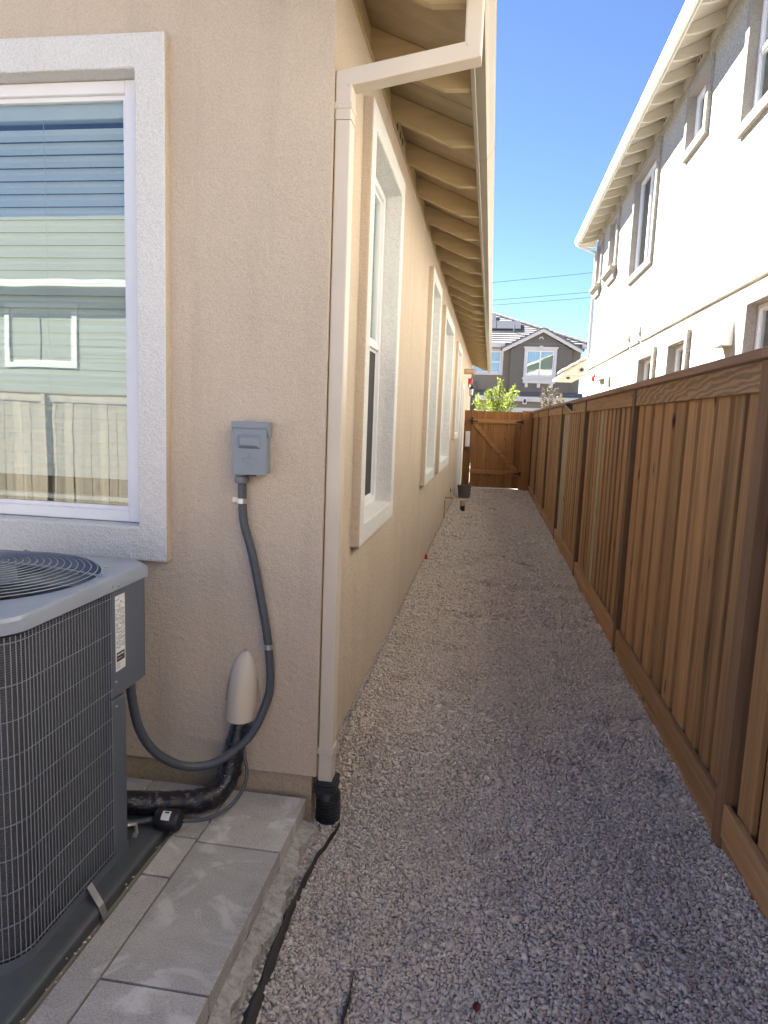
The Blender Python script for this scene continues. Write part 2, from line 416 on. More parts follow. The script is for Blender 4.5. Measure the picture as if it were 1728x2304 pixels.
def spline(pts, sub=6):
    P = [Vector(p) for p in pts]; out = []
    for i in range(len(P)-1):
        a = P[max(i-1, 0)]; b = P[i]; c = P[i+1]; d = P[min(i+2, len(P)-1)]
        for k in range(sub):
            t = k/sub
            out.append(0.5*((2*b)+(c-a)*t+(2*a-5*b+4*c-d)*t*t+(3*b-a-3*c+d)*t**3))
    out.append(P[-1]); return out
def wall_sheet(mb, u0, u1, v0, v1, holes, w=0.0, back=None):
    us = sorted({u0, u1, *[h[0] for h in holes], *[h[1] for h in holes]}); us = [u for u in us if u0 <= u <= u1]
    vs = sorted({v0, v1, *[h[2] for h in holes], *[h[3] for h in holes]}); vs = [v for v in vs if v0 <= v <= v1]
    for i in range(len(us)-1):
        for j in range(len(vs)-1):
            cu_, cv_ = (us[i]+us[i+1])/2, (vs[j]+vs[j+1])/2
            if any(h[0] < cu_ < h[1] and h[2] < cv_ < h[3] for h in holes): continue
            mb.quad((us[i], vs[j], w), (us[i+1], vs[j], w), (us[i+1], vs[j+1], w), (us[i], vs[j+1], w))
            if back is not None:
                mb.quad((us[i], vs[j+1], back), (us[i+1], vs[j+1], back), (us[i+1], vs[j], back), (us[i], vs[j], back))
    return mb
class Frame:
    def __init__(s, O, U, Nn): s.a = (O, U, (0, 0, 1), Nn)
    def mb(s): return MB(*s.a)
def window(house, fr, u0, u1, v0, v1, tw, prot=0.05, rec=0.08, trim='stucco_trim', frame='vinyl', fw=0.045, layout='fixed', pane='glass',
           behind=None, sill=None, bev=0.006, rail=0.5, screen=None, label=None, tb=None, side_mat='stucco', fws=None):
    """u0..v1: outer edge of the surround. Returns the window part (its vinyl frame)."""
    tb = tw if tb is None else tb
    a0, a1, b0, b1 = u0+tw, u1-tw, v0+tb, v1-tw
    m = fr.mb(); d = 0.004; ws = fws or fw
    z0, z1 = -rec+0.003, -rec-0.055
    m.box(a0+d, a0+ws, b0+d, b1-d, z1, z0); m.box(a1-ws, a1-d, b0+d, b1-d, z1, z0)
    m.box(a0+ws, a1-ws, b0+d, b0+fw, z1, z0-0.001); m.box(a0+ws, a1-ws, b1-fw, b1-d, z1, z0-0.001)
    g = []
    if layout == 'hung':
        vm = b0+(b1-b0)*rail
        m.box(a0+fw, a1-fw, vm-0.022, vm+0.022, z1, z0-0.004)
        g = [(a0+fw, a1-fw, b0+fw, vm-0.022), (a0+fw, a1-fw, vm+0.022, b1-fw)]
    elif layout == 'slider':
        um = (a0+a1)/2
        m.box(um-0.022, um+0.022, b0+fw, b1-fw, z1, z0-0.004)
        g = [(a0+fw, um-0.022, b0+fw, b1-fw), (um+0.022, a1-fw, b0+fw, b1-fw)]
    else:
        g = [(a0+ws, a1-ws, b0+fw, b1-fw)]
    w = m.build('window', frame, house, bevel=0.003)
    if label: w['label'] = label
    t = fr.mb()
    vs = []
    for w_ in (prot, -rec-0.06):
        vs += [(u0, v0, w_), (u1, v0, w_), (u1, v1, w_), (u0, v1, w_), (a0, b0, w_), (a1, b0, w_), (a1, b1, w_), (a0, b1, w_)]
    fs = []
    for k in range(4):
        j = (k+1) % 4
        fs += [(k, j, 4+j, 4+k), (k+8, 12+k, 12+j, j+8), (4+k, 4+j, 12+j, 12+k), (k, k+8, j+8, j)]
    t.add(vs, fs)
    to = t.build('surround', trim, w)
    to.data.materials.append(M[side_mat])
    for k in range(4): to.data.polygons[k*4+3].material_index = 1
    if bev:
        bv = to.modifiers.new('bevel', 'BEVEL'); bv.width = bev; bv.segments = 2; bv.limit_method = 'ANGLE'; bv.angle_limit = R(40)
    for i, q in enumerate(g):
        p = fr.mb(); zz = -rec-0.03
        p.box(q[0]-0.004, q[1]+0.004, q[2]-0.004, q[3]+0.004, zz-0.004, zz)
        p.build('pane', pane, w)
        s_ = fr.mb(); f2 = 0.018      # sash bead
        s_.box(q[0]-0.002, q[0]+f2, q[2]-0.002, q[3]+0.002, zz-0.012, zz+0.012); s_.box(q[1]-f2, q[1]+0.002, q[2]-0.002, q[3]+0.002, zz-0.012, zz+0.012)
        s_.box(q[0]+f2, q[1]-f2, q[2]-0.002, q[2]+f2, zz-0.012, zz+0.011); s_.box(q[0]+f2, q[1]-f2, q[3]-f2, q[3]+0.002, zz-0.012, zz+0.011)
        s_.build('sash', frame, w)
    if screen is not None:
        q = g[screen]; p = fr.mb()
        p.box(q[0]+0.018, q[1]-0.018, q[2]+0.018, q[3]-0.018, -rec-0.024, -rec-0.022); p.build('insect_screen', 'screen', w)
    if behind:
        p = fr.mb(); p.box(a0, a1, b0, b1, -rec-0.16, -rec-0.155); p.build('curtain', behind, w)
    if sill:
        sill(w)
    return w, (a0, a1, b0, b1), g

# ------------------------------------------------------------------ ground
def sstep(a, b, x):
    t = np.clip((x-a)/(b-a), 0, 1); return t*t*(3-2*t)
_r = np.random.RandomState(3)
_BUMPS = [(_r.uniform(-0.6, 1.0), _r.uniform(1.0, 17), _r.uniform(0.045, 0.12), _r.uniform(-0.046, 0.012)) for _ in range(300)]
def gz(x, y):
    x = np.asarray(x, float); y = np.asarray(y, float)
    z = -0.205*sstep(0.42, -0.50, x)*sstep(3.7, 2.75, y)
    z = z - 0.03*sstep(-0.3, -0.7, x)*sstep(7, 3, y)
    z = z + 0.045*sstep(0.8, 1.02, x)*sstep(3.0, 2.3, y)
    for bx, by, br, bh in _BUMPS:
        z = z + bh*np.exp(-((x-bx)**2+(y-by)**2)/(br*br))
    z = z + 0.03*sstep(15.5, 16.8, y)
    return z
g = MB()
ext = 1200
g.quad((-ext, -ext, -0.32), (ext, -ext, -0.32), (ext, ext, -0.32), (-ext, ext, -0.32))
g.build('ground', 'ground', kind='structure')
nx, ny = 60, 420
xs = np.linspace(-0.78, 1.13, nx); ys = np.linspace(-2.5, 17.1, ny)
XX, YY = np.meshgrid(xs, ys); ZZ = gz(XX, YY)-0.004
gb = MB(); gb.v = [tuple(p) for p in np.stack([XX.ravel(), YY.ravel(), ZZ.ravel()], 1).tolist()]
gb.f = [(j*nx+i, j*nx+i+1, (j+1)*nx+i+1, (j+1)*nx+i) for j in range(ny-1) for i in range(nx-1)]
gb.build('gravel_path', 'gravel_bed', kind='structure', recalc=False, smooth=True)
def stones():
    rs = np.random.RandomState(11); P = []; SZ = []
    for y0, y1, sp in ((0.9, 3.0, 0.0092), (3.0, 5.5, 0.0112), (5.5, 9.5, 0.0155), (9.5, 16.9, 0.022)):
        x = np.arange(-0.73 if y0 < 1 else -0.67, 1.0, sp); y = np.arange(y0, y1, sp)
        X, Y = np.meshgrid(x, y); X = X.ravel()+rs.uniform(-.5, .5, X.size)*sp; Y = Y.ravel()+rs.uniform(-.5, .5, Y.size)*sp
        keep = ~((X < -0.655) & (Y < 2.86) & (rs.rand(X.size) > 0.22))
        keep &= ~((X < -0.735) & (Y < 2.87))
        X, Y = X[keep], Y[keep]
        P.append(np.stack([X, Y], 1)); SZ.append(np.full(X.size, sp)*np.exp(rs.normal(0, 0.30, X.size)))
    P = np.concatenate(P); SZ = np.concatenate(SZ)*0.61; n = len(P)
    Z = gz(P[:, 0], P[:, 1]) + rs.uniform(-0.1, 0.5, n)*SZ
    cube = np.array([(-1, -1, -1), (1, -1, -1), (1, 1, -1), (-1, 1, -1), (-1, -1, 1), (1, -1, 1), (1, 1, 1), (-1, 1, 1)], float)
    V = cube[None]*np.ones((n, 1, 1)) + rs.uniform(-.45, .45, (n, 8, 3))
    V[:, 4:, :2] *= rs.uniform(0.4, 0.85, (n, 1, 1))
    dims = np.stack([SZ*rs.uniform(.75, 1.4, n), SZ*rs.uniform(.6, .95, n), SZ*rs.uniform(.3, .62, n)], 1)
    V *= dims[:, None, :]
    def rot(V, a, i, j):
        c, s = np.cos(a)[:, None], np.sin(a)[:, None]; A = V[..., i].copy(); B = V[..., j].copy()
        V[..., i] = c*A-s*B; V[..., j] = s*A+c*B
    rot(V, rs.normal(0, .5, n), 0, 2); rot(V, rs.normal(0, .5, n), 1, 2); rot(V, rs.uniform(0, 6.28, n), 0, 1)
    V[..., 0] += P[:, 0, None]; V[..., 1] += P[:, 1, None]; V[..., 2] += Z[:, None]
    F = np.array([(0, 3, 2, 1), (4, 5, 6, 7), (0, 1, 5, 4), (1, 2, 6, 5), (2, 3, 7, 6), (3, 0, 4, 7)])
    FF = (F[None]+(np.arange(n)*8)[:, None, None]).reshape(-1, 4)
    me = bpy.data.meshes.new('gravel'); me.vertices.add(n*8); me.vertices.foreach_set('co', V.ravel())
    nf = len(FF); me.loops.add(nf*4); me.loops.foreach_set('vertex_index', FF.ravel().astype(np.int32))
    me.polygons.add(nf); me.polygons.foreach_set('loop_start', np.arange(0, nf*4, 4, dtype=np.int32))
    me.update(calc_edges=True)
    at = me.attributes.new('shade', 'FLOAT', 'FACE')
    sh = np.clip(rs.normal(0.5, 0.22, n), 0, 1); at.data.foreach_set('value', np.repeat(sh, 6).astype(np.float32))
    me.materials.append(M['stone'])
    o = bpy.data.objects.new('gravel', me); COL.objects.link(o); o['kind'] = 'stuff'; o['label'] = 'grey crushed gravel covering the side yard path'
    return n
NST = stones()

# pavers ------------------------------------------------------------
pv = bpy.data.objects.new('paved_walk', None); COL.objects.link(pv); pv.location = (-0.9, 2.0, -0.1); pv['kind'] = 'structure'
ZP = -0.095
def paver(x0, x1, y0, y1, dz=0.0):
    j = 0.0022
    MB().box(x0+j, x1-j, y0+j, y1-j, ZP-0.075+dz, ZP+dz).build('paver', 'paver', pv, bevel=0.0035, seg=2)
for y0, y1, dz in ((2.452, 2.855, 0), (1.753, 2.448, 0.001), (1.05, 1.749, 0.0), (0.35, 1.046, 0.001), (-0.35, 0.346, 0), (-1.05, -0.354, 0)):
    paver(-1.076, -0.726, y0, y1, dz)
for y0, y1, dz in ((2.47, 2.60, -.001), (2.225, 2.466, 0.001), (1.52, 2.221, 0), (0.82, 1.516, 0.001), (0.1, 0.816, 0), (-0.6, 0.096, 0)):
    paver(-1.193, -1.080, y0, y1, dz)
for x0, x1 in ((-1.46, -1.080), (-1.84, -1.464), (-2.24, -1.844)):
    paver(x0, x1, 2.62, 2.853, 0.001)
# sand bed under pavers and cement footing along their edge
MB().box(-2.6, -0.74, -2.5, 2.86, -0.30, -0.125).build('sand_bed', 'ground', kind='structure')
fm = MB()
ny_ = 160
for i in range(ny_):
    ya = -1.2+(2.83+1.2)*i/ny_; yb = -1.2+(2.83+1.2)*(i+1)/ny_
    fm_r = lambda y: -0.672+0.012*math.sin(y*9)+0.008*math.sin(y*23+1)+0.006*math.sin(y*71)
    fz = lambda y: -0.198+0.006*math.sin(y*17)+0.004*math.sin(y*53)
    fm.quad((-0.735, ya, fz(ya)+0.018), (fm_r(ya), ya, fz(ya)), (fm_r(yb), yb, fz(yb)), (-0.735, yb, fz(yb)+0.018))
    fm.quad((fm_r(ya), ya, fz(ya)), (fm_r(ya)+0.012, ya, -0.26), (fm_r(yb)+0.012, yb, -0.26), (fm_r(yb), yb, fz(yb)))
fm.build('cement_footing', 'mortar', kind='structure', smooth=True)

# loose grit on the pavers
gm = MB(); rr = random.Random(5)
for k in range(170):
    if k < 60: x, y = rr.gauss(-0.93, 0.05), rr.gauss(2.60, 0.05)
    elif k < 110: x, y = rr.uniform(-1.45, -1.1), rr.gauss(2.60, 0.03)
    elif k < 140: x, y = -1.205+rr.gauss(0, .006), rr.uniform(1.4, 2.5)
    else: x, y = rr.uniform(-1.1, -0.75), rr.uniform(1.5, 2.8)
    if x > -0.735 or y > 2.84: continue
    s = rr.uniform(0.0025, 0.0065); a = rr.uniform(0, 3)
    c, s2 = math.cos(a)*s, math.sin(a)*s
    gm.add([(x+c, y+s2, ZP), (x-s2*.7, y+c*.7, ZP), (x-c, y-s2, ZP), (x+s2*.7, y-c*.7, ZP), (x, y, ZP+s*.8)], [(0, 1, 4), (1, 2, 4), (2, 3, 4), (3, 0, 4)])
gm.build('grit', 'pale_stone', kind='stuff')['label'] = 'loose grit scattered on the grey pavers'

# ------------------------------------------------------------------ our house
HX, HY = -0.69, 2.87          # corner
HEND = 22.6
house = thing('beige_house', (HX, HY, 0), 'beige stucco house with exposed rafter tails beside the gravel path', 'house')
FRONT = Frame((0, HY, 0), (1, 0, 0), (0, -1, 0))
SIDE = Frame((HX, 0, 0), (0, 1, 0), (1, 0, 0))
ROOF_K = 0.42
def deck(x): return 3.555-ROOF_K*(x-HX)
# windows
fw_out = (-2.95, -1.380, 0.952, 3.128)
sw = [(3.50, 4.75, 0.945, 3.155), (7.12, 8.32, 0.945, 3.14), (9.12, 11.25, 0.935, 3.09), (12.75, 14.3, 1.29, 3.05)]
door = (15.35, 16.45, -0.02, 2.47)
def hole(q, m=0.02): return (q[0]+m, q[1]-m, q[2]+m, q[3]-m)
mb = FRONT.mb(); wall_sheet(mb, -12.7, HX, 0.004, 3.555, [hole(fw_out)], 0, -0.2)
mb.add([(-12.7, 3.555, 0), (HX, 3.555, 0), (-6.7, deck(-6.7), 0)], [(0, 1, 2)])
mb.quad((-12.7, 0.004, 0), (-12.7, 0.004, -0.03), (HX, 0.004, -0.03), (HX, 0.004, 0))
mb.build('front_wall', 'stucco', house)
mb = SIDE.mb(); wall_sheet(mb, HY, HEND, 0.004, 3.401, [hole(q) for q in sw]+[(door[0]+.02, door[1]-.02, 0.004, door[3]-.02)], 0, -0.2)
mb.quad((HY, 0.004, 0), (HEND, 0.004, 0), (HEND, 0.004, -0.03), (HY, 0.004, -0.03))
mb.build('side_wall', 'stucco', house)
mb = MB(); mb.box(-12.7, HX, HEND, HEND+.1, -.3, 3.5); mb.box(-12.8, -12.7, HY, HEND, -.3, 3.5)
mb.build('back_wall', 'stucco', house)
mb = MB(); mb.box(-12.6, HX-0.024, HY+0.024, HEND-.02, -0.3, 0.02); mb.build('foundation', 'foundation', house, bevel=0.004)
mb = MB(); mb.box(-5.0, HX-0.45, HY+.45, HEND-.5, 0.1, 3.2); mb.build('interior', 'room', house)
# roof deck
mb = MB(); x0, x1 = -6.7, -0.155
mb.prism([(x1, deck(x1)+0.002), (x1, deck(x1)+0.07), (x0, deck(x0)+0.07), (x0, deck(x0)+0.002)], 'y', 2.36, HEND+0.75)
mb.prism([(-13.25, deck(-0.155)+0.002), (-13.25, deck(-0.155)+0.07), (x0, deck(x0)+0.07), (x0, deck(x0)+0.002)], 'y', 2.36, HEND+0.75)
mb.build('roof', 'roof_dark', house)
# soffit boards under the deck at the eave (one panel per 4 bays, small gaps)
RY = [2.25+0.7125*k for k in range(30)]
RY = [3.677+0.7125*(k-1) for k in range(0, 28) if 3.677+0.7125*(k-1) < HEND+0.6]
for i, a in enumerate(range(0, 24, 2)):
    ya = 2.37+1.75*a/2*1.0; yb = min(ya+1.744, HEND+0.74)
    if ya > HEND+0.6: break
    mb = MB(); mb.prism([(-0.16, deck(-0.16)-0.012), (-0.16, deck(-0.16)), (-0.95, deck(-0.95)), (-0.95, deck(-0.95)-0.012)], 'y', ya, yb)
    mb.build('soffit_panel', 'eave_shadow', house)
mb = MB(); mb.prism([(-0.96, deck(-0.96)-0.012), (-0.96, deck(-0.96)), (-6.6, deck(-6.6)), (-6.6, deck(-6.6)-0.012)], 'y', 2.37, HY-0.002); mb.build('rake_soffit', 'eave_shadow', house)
mb = MB(); mb.prism([(-0.16, deck(-0.16)-0.15), (-0.16, deck(-0.16)+.06), (-6.7, deck(-6.7)+.06), (-6.7, deck(-6.7)-0.15)], 'y', 2.33, 2.365); mb.build('barge_board', 'eave', house)
# rafters
mb = MB(); th = 0.046
prof = [(HX-0.05, 3.402+0.022), (-0.324, 3.240), (-0.187, 3.236), (-0.187, deck(-0.187)-0.013), (HX-0.05, deck(HX-0.05)-0.013)]
mb.prism(prof, 'y', RY[0]-th/2, RY[0]+th/2)
raf = mb.build('rafter', 'eave', house, bevel=0.004)
for k, y in enumerate(RY[1:]):
    c = inst(raf, house, (0, y-RY[0]+rnd.uniform(-.012, .012), 0))
# frieze blocks with vent-hole shade painted as dark discs in every third bay
def frieze(y0, y1, holes):
    f = Frame((HX-0.006, 0, 0), (0, 1, 0), (1, 0, 0)); mb = f.mb()
    z0, z1 = 3.402, 3.545
    mb.box(y0, y1, z0, z1, -0.03, 0.0)
    o = mb.build('frieze_block', 'eave', house, bevel=0.003)
    if holes:
        for t in (0.36, 0.56, 0.72):
            m2 = MB(); m2.lathe([(0.0245, 0.0), (0.0245, 0.0022)], (HX-0.006, y0+(y1-y0)*t, 3.468), 18, 'x')
            m2.build('vent_hole_shade', 'dark', o)
for k in range(len(RY)-1):
    frieze(RY[k]+th/2-.01, RY[k+1]-th/2+.01, k in (2, 5, 8, 11, 14, 17))
# trim line where stucco meets eave
mb = MB(); mb.box(HX-0.002, HX+0.012, HY+0.01, HEND, 3.388, 3.401); mb.build('stucco_stop', 'eave', house)
mb = MB(); mb.box(-0.186, -0.164, 2.37, HEND+0.74, 3.222, deck(-0.17)+0.01); mb.build('fascia', 'gutter', house, bevel=0.003)
# K-style gutter in two lengths
def gutter_len(y0, y1):
    P = [(-0.163, 3.235), (-0.116, 3.235), (-0.112, 3.252), (-0.100, 3.275), (-0.081, 3.292), (-0.074, 3.305), (-0.073, 3.333), (-0.077, 3.345), (-0.086, 3.345), (-0.086, 3.337), (-0.080, 3.333), (-0.080, 3.308), (-0.088, 3.298), (-0.106, 3.282), (-0.119, 3.258), (-0.122, 3.242), (-0.163, 3.242)]
    mb = MB(); mb.prism(P, 'y', y0, y1)
    return mb.build('gutter', 'gutter', house, smooth=True)
gutter_len(2.37, 4.605); gutter_len(4.61, 12.8); gutter_len(12.805, HEND+0.76)
mb = MB(); mb.prism([(-0.164, 3.232), (-0.115, 3.232), (-0.110, 3.252), (-0.098, 3.277), (-0.079, 3.294), (-0.0715, 3.305), (-0.0705, 3.335), (-0.09, 3.347), (-0.164, 3.347)], 'y', 4.596, 4.606)
mb.build('gutter_joint', 'gutter', house)

# front window with blinds
W1, op, gl = window(house, FRONT, *fw_out, 0.134, prot=0.042, rec=0.05, fw=0.055, fws=0.09, bev=0.008, label='white framed window with closed pale blinds', tb=0.153)
q = gl[0]
bz = HY+0.135
for k in range(36):
    z = q[3]-0.128-0.0550*k
    if z < q[2]+0.115: break
    mb = MB(); mb.add([(q[0]+.004, bz-.02, z-.031), (q[1]-.006, bz-.02, z-.031), (q[1]-.006, bz+.0, z), (q[0]+.004, bz+.0, z), (q[1]-.006, bz+.006, z+.027), (q[0]+.004, bz+.006, z+.027),
                       (q[0]+.004, bz-.017, z-.031), (q[1]-.006, bz-.017, z-.031), (q[1]-.006, bz+.003, z), (q[0]+.004, bz+.003, z), (q[1]-.006, bz+.009, z+.027), (q[0]+.004, bz+.009, z+.027)],
                      [(0, 1, 2, 3), (3, 2, 4, 5), (7, 6, 9, 8), (8, 9, 11, 10), (0, 6, 7, 1), (5, 4, 10, 11), (1, 7, 8, 2), (2, 8, 10, 4), (6, 0, 3, 9), (9, 3, 5, 11)])
    mb.build('blind_slat', 'blind', W1)
MB().box(q[0]+.004, q[1]-.005, bz-.03, bz+.02, q[3]-.075, q[3]-.01).build('headrail', 'blind', W1, bevel=.003)
MB().box(q[0]+.004, q[1]-.006, bz-.022, bz+.018, q[2]+.028, q[2]+.05).build('bottom_rail', 'blind', W1, bevel=.004)
for xx in (q[1]-0.42, q[1]-0.82):
    MB().tube([(xx, bz-.024, q[3]-.05), (xx+.002, bz-.026, q[2]+.05)], .0012, 5).build('cord', 'cord', W1)
# side windows
window(house, SIDE, *sw[0], 0.115, prot=0.05, rec=0.062, layout='hung', rail=0.515, bev=0.008, screen=0, behind='blind')
window(house, SIDE, *sw[1], 0.115, prot=0.05, rec=0.062, layout='fixed', bev=0.008, behind='blind')
window(house, SIDE, *sw[2], 0.13, prot=0.05, rec=0.062, layout='slider', bev=0.008, behind='blind')
window(house, SIDE, *sw[3], 0.115, prot=0.05, rec=0.062, layout='slider', bev=0.008, behind='blind')
mb = SIDE.mb(); mb.box(door[0]+.11, door[1]-.11, 0.0, door[3]-.11, -0.12, -0.07); dr = mb.build('side_door', 'white', house)
mb = SIDE.mb(); mb.box(door[0], door[0]+.11, -0.2, door[3], -.12, .05); mb.box(door[1]-.11, door[1], -0.2, door[3], -.12, .05); mb.box(door[0]+.11, door[1]-.11, door[3]-.11, door[3], -.12, .05)
mb.build('door_surround', 'stucco_trim', dr, bevel=.006)

# ------------------------------------------------------------------ downspout at the corner
ds = thing('downspout', (-0.655, 2.94, -0.02), 'beige rectangular downspout with angled elbow at the house corner', 'downspout')
def ribbon(poly, w, y0, y1):
    """rectangular pipe along a polyline in XZ with mitred corners"""
    P = [Vector((p[0], p[1])) for p in poly]; L = []; Rr = []
    for i, p in enumerate(P):
        a = (P[i]-P[i-1]).normalized() if i else (P[1]-P[0]).normalized()
        b = (P[i+1]-P[i]).normalized() if i < len(P)-1 else a
        n1 = Vector((-a.y, a.x)); n2 = Vector((-b.y, b.x)); n = (n1+n2).normalized(); k = w/2/max(0.3, n.dot(n1))
        L.append(p+n*k); Rr.append(p-n*k)
    m = MB()
    for i in range(len(P)-1):
        vs = []
        for y in (y0, y1):
            vs += [(L[i].x, y, L[i].y), (Rr[i].x, y, Rr[i].y), (Rr[i+1].x, y, Rr[i+1].y), (L[i+1].x, y, L[i+1].y)]
        m.add(vs, [(0, 1, 2, 3), (7, 6, 5, 4), (0, 3, 7, 4), (1, 5, 6, 2)])
    m.add([(L[0].x, y0, L[0].y), (Rr[0].x, y0, Rr[0].y), (Rr[0].x, y1, Rr[0].y), (L[0].x, y1, L[0].y)], [(0, 1, 2, 3)])
    return m
XD = -0.654
ribbon([(XD, 2.80), (XD, -0.025)], 0.064, 2.892, 2.975).build('pipe', 'downspout', ds, bevel=0.006, seg=2)
ribbon([(XD, 2.802), (XD, 2.957), (-0.150, 3.046), (-0.150, 3.234)], 0.067, 2.8905, 2.9765).build('elbow', 'downspout', ds, bevel=0.006, seg=2)
MB().box(XD-.0365, XD+.0365, 2.887, 2.980, 2.842, 2.868).build('strap', 'downspout', ds, bevel=0.002)
b_ = MB().box(XD-.0365, XD+.0365, 2.887, 2.980, 0.105, 0.135).build('strap', 'downspout', ds, bevel=0.002)
for (x, z) in ((XD-.018, 2.852), (XD+.02, 2.93), (-.17, 3.06), (XD+.0, .12)):
    m = MB(); m.lathe([(.0045, 0), (.0045, -.0015), (.0025, -.003), (0, -.0032)], (x, 2.888, z), 8, 'y'); m.build('screw', 'steel', ds, smooth=True)
# black drain adapter with corrugated pipe
da = thing('drain_adapter', (-0.635, 2.93, -0.24), 'black corrugated drain pipe under the corner downspout', 'drain pipe')
m = MB()
for k in range(3):
    m.box(-0.698, -0.602, 2.872, 2.99, -0.030-0.018*k-0.013, -0.030-0.018*k)
m.box(-0.693, -0.607, 2.877, 2.985, -0.10, -0.026)
m.build('adapter', 'black', da, bevel=.003)
prof = [(0.046, -0.075), (0.054, -0.09), (0.056, -0.108)]
for k in range(8):
    z = -0.112-0.0155*k; prof += [(0.050, z), (0.057, z-0.004), (0.057, z-0.010), (0.050, z-0.014)]
m = MB(); m.lathe([(r, h) for r, h in prof], (-0.638, 2.915, 0.0), 28); m.build('corrugated_pipe', 'black', da, smooth=True)

# ------------------------------------------------------------------ disconnect box and conduit
bx = thing('disconnect_box', (-0.99, HY, 1.36), 'grey metal electrical disconnect box on the front wall', 'electrical box')
x0, x1, zb, zt, yf = -1.071, -0.922, 1.362, 1.586, 2.80
MB().box(x0+.004, x1-.004, yf+.004, HY, zb+.006, zt-.003).build('body', 'box', bx, bevel=.003)
MB().box(x0, x1, yf, yf+.0035, zb, zt-.026).build('cover', 'box', bx, bevel=.002)
m = MB(); m.box(x0-.003, x1+.003, yf-.004, HY-.001, zt-.004, zt); m.box(x0-.003, x1+.003, yf-.004, yf-.001, zt-.026, zt-.004)
m.prism([(HY-.001, zt-.004), (yf-.001, zt-.004), (yf-.001, zt-.03), (yf+.02, zt-.062), (HY-.001, zt-.062)], 'x', x1-.0005, x1+.003)
m.prism([(HY-.001, zt-.004), (yf-.001, zt-.004), (yf-.001, zt-.03), (yf+.02, zt-.062), (HY-.001, zt-.062)], 'x', x0-.003, x0+.0005)
m.build('rain_hood', 'box', bx)
m = MB(); hx0, hx1, hz0, hz1 = x0+.026, x1-.027, zt-.112, zt-.053
m.add([(hx0, yf, hz0), (hx1, yf, hz0), (hx1, yf, hz1), (hx0, yf, hz1), (hx0+.011, yf-.016, hz0+.013), (hx1-.011, yf-.016, hz0+.013), (hx1-.011, yf-.016, hz1-.015), (hx0+.011, yf-.016, hz1-.015)],
      [(0, 1, 5, 4), (1, 2, 6, 5), (2, 3, 7, 6), (3, 0, 4, 7), (4, 5, 6, 7)])
m.build('pull_handle', 'box', bx, bevel=.002)
cx, cz = (x0+x1)/2+.001, zb+.064
el = [(cx+.031*math.cos(a), yf-.0005, cz+.0125*math.sin(a)) for a in [2*math.pi*k/28 for k in range(28)]]
m = MB(); m.tube(el, .0014, 6, closed=True)
m.tube([(cx, yf-.0005, cz+.030), (cx, yf-.0005, cz+.002)], .0012, 5); m.tube([(cx-.006, yf-.0005, cz+.024), (cx, yf-.0005, cz+.030), (cx+.006, yf-.0005, cz+.024)], .0011, 5)
m.tube([(cx-.012, yf-.0005, cz-.003), (cx-.004, yf-.0005, cz+.004), (cx+.004, yf-.0005, cz+.004), (cx+.012, yf-.0005, cz-.003)], .0011, 5)
for k in range(7):
    m.box(cx-.022+k*.0065, cx-.0178+k*.0065, yf-.0012, yf, cz-.025, cz-.0195)
m.build('embossed_emblem', 'box', bx)
MB().box(cx-.012, cx+.03, yf-.001, yf+.01, zb-.0035, zb+.002).build('latch_slot_shade', 'dark', bx)  # dark strip; the slot's shade is put into its colour
cd = thing('conduit', (-1.04, 2.845, 1.3), 'dark flexible conduit looping from the disconnect box to the air conditioner', 'conduit')
cp = [(-1.042, 2.845, 1.345), (-1.041, 2.845, 1.249), (-1.032, 2.845, 1.149), (-0.992, 2.845, 1.008), (-0.936, 2.845, 0.743), (-0.913, 2.845, 0.597), (-0.901, 2.84, 0.45), (-0.915, 2.83, 0.346), (-0.972, 2.78, 0.21), (-1.071, 2.71, 0.126), (-1.155, 2.66, 0.109), (-1.232, 2.6, 0.141), (-1.299, 2.53, 0.231), (-1.329, 2.47, 0.356), (-1.336, 2.43, 0.508), (-1.336, 2.425, 0.59)]
sp = spline(cp, 8)
rad = [0.0185+0.0006*(i % 2) for i in range(len(sp))]
m = MB(); m.tube(sp, rad, 14); m.build('hose', 'conduit', cd, smooth=True)
m = MB(); m.lathe([(.022, 0), (.030, .004), (.030, .028), (.024, .034), (.024, .04)], (-1.042, 2.838, 1.322), 16); m.build('connector', 'conn', cd)
for (px, pz, an) in ((-1.041, 1.246, 0.0), (-0.912, 0.605, 0.08)):
    m = MB()
    arc = [(px+.0215*math.cos(t), 2.845-.0215*math.sin(t)) for t in [math.pi*k/8 for k in range(9)]]
    arc2 = [(px+.0235*math.cos(t), 2.845-.0235*math.sin(t)) for t in [math.pi*k/8 for k in range(8, -1, -1)]]
    m.prism(arc+arc2, 'z', pz-.011, pz+.011)
    m.box(px-.052, px-.0225, 2.8655, 2.8685, pz-.011, pz+.011)
    m.build('conduit_strap', 'steel', cd)

# ------------------------------------------------------------------ line-set hood, black line set, canister, cable
hd = thing('line_cover', (-1.03, HY, 0.27), 'beige plastic line cover over the pipe entry on the wall', 'line cover')
m = MB(); rings = []
hp = [(0.256, 0.0685, 0.086), (0.30, 0.0685, 0.084), (0.36, 0.068, 0.077), (0.42, 0.065, 0.07), (0.47, 0.059, 0.058), (0.51, 0.050, 0.044), (0.54, 0.037, 0.028), (0.558, 0.022, 0.014), (0.566, 0.006, 0.005)]
nn = 14; vs = []
for z, rx, ry in hp:
    cxh = -1.040+0.014*(z-.26)/.3
    for j in range(nn+1):
        a = math.pi*j/nn; vs.append((cxh+rx*math.cos(a), HY-.001-ry*math.sin(a), z))
fs = [(i*(nn+1)+j, i*(nn+1)+j+1, (i+1)*(nn+1)+j+1, (i+1)*(nn+1)+j) for i in range(len(hp)-1) for j in range(nn)]
m.add(vs, fs); m.build('shell', 'hood', hd, smooth=True)
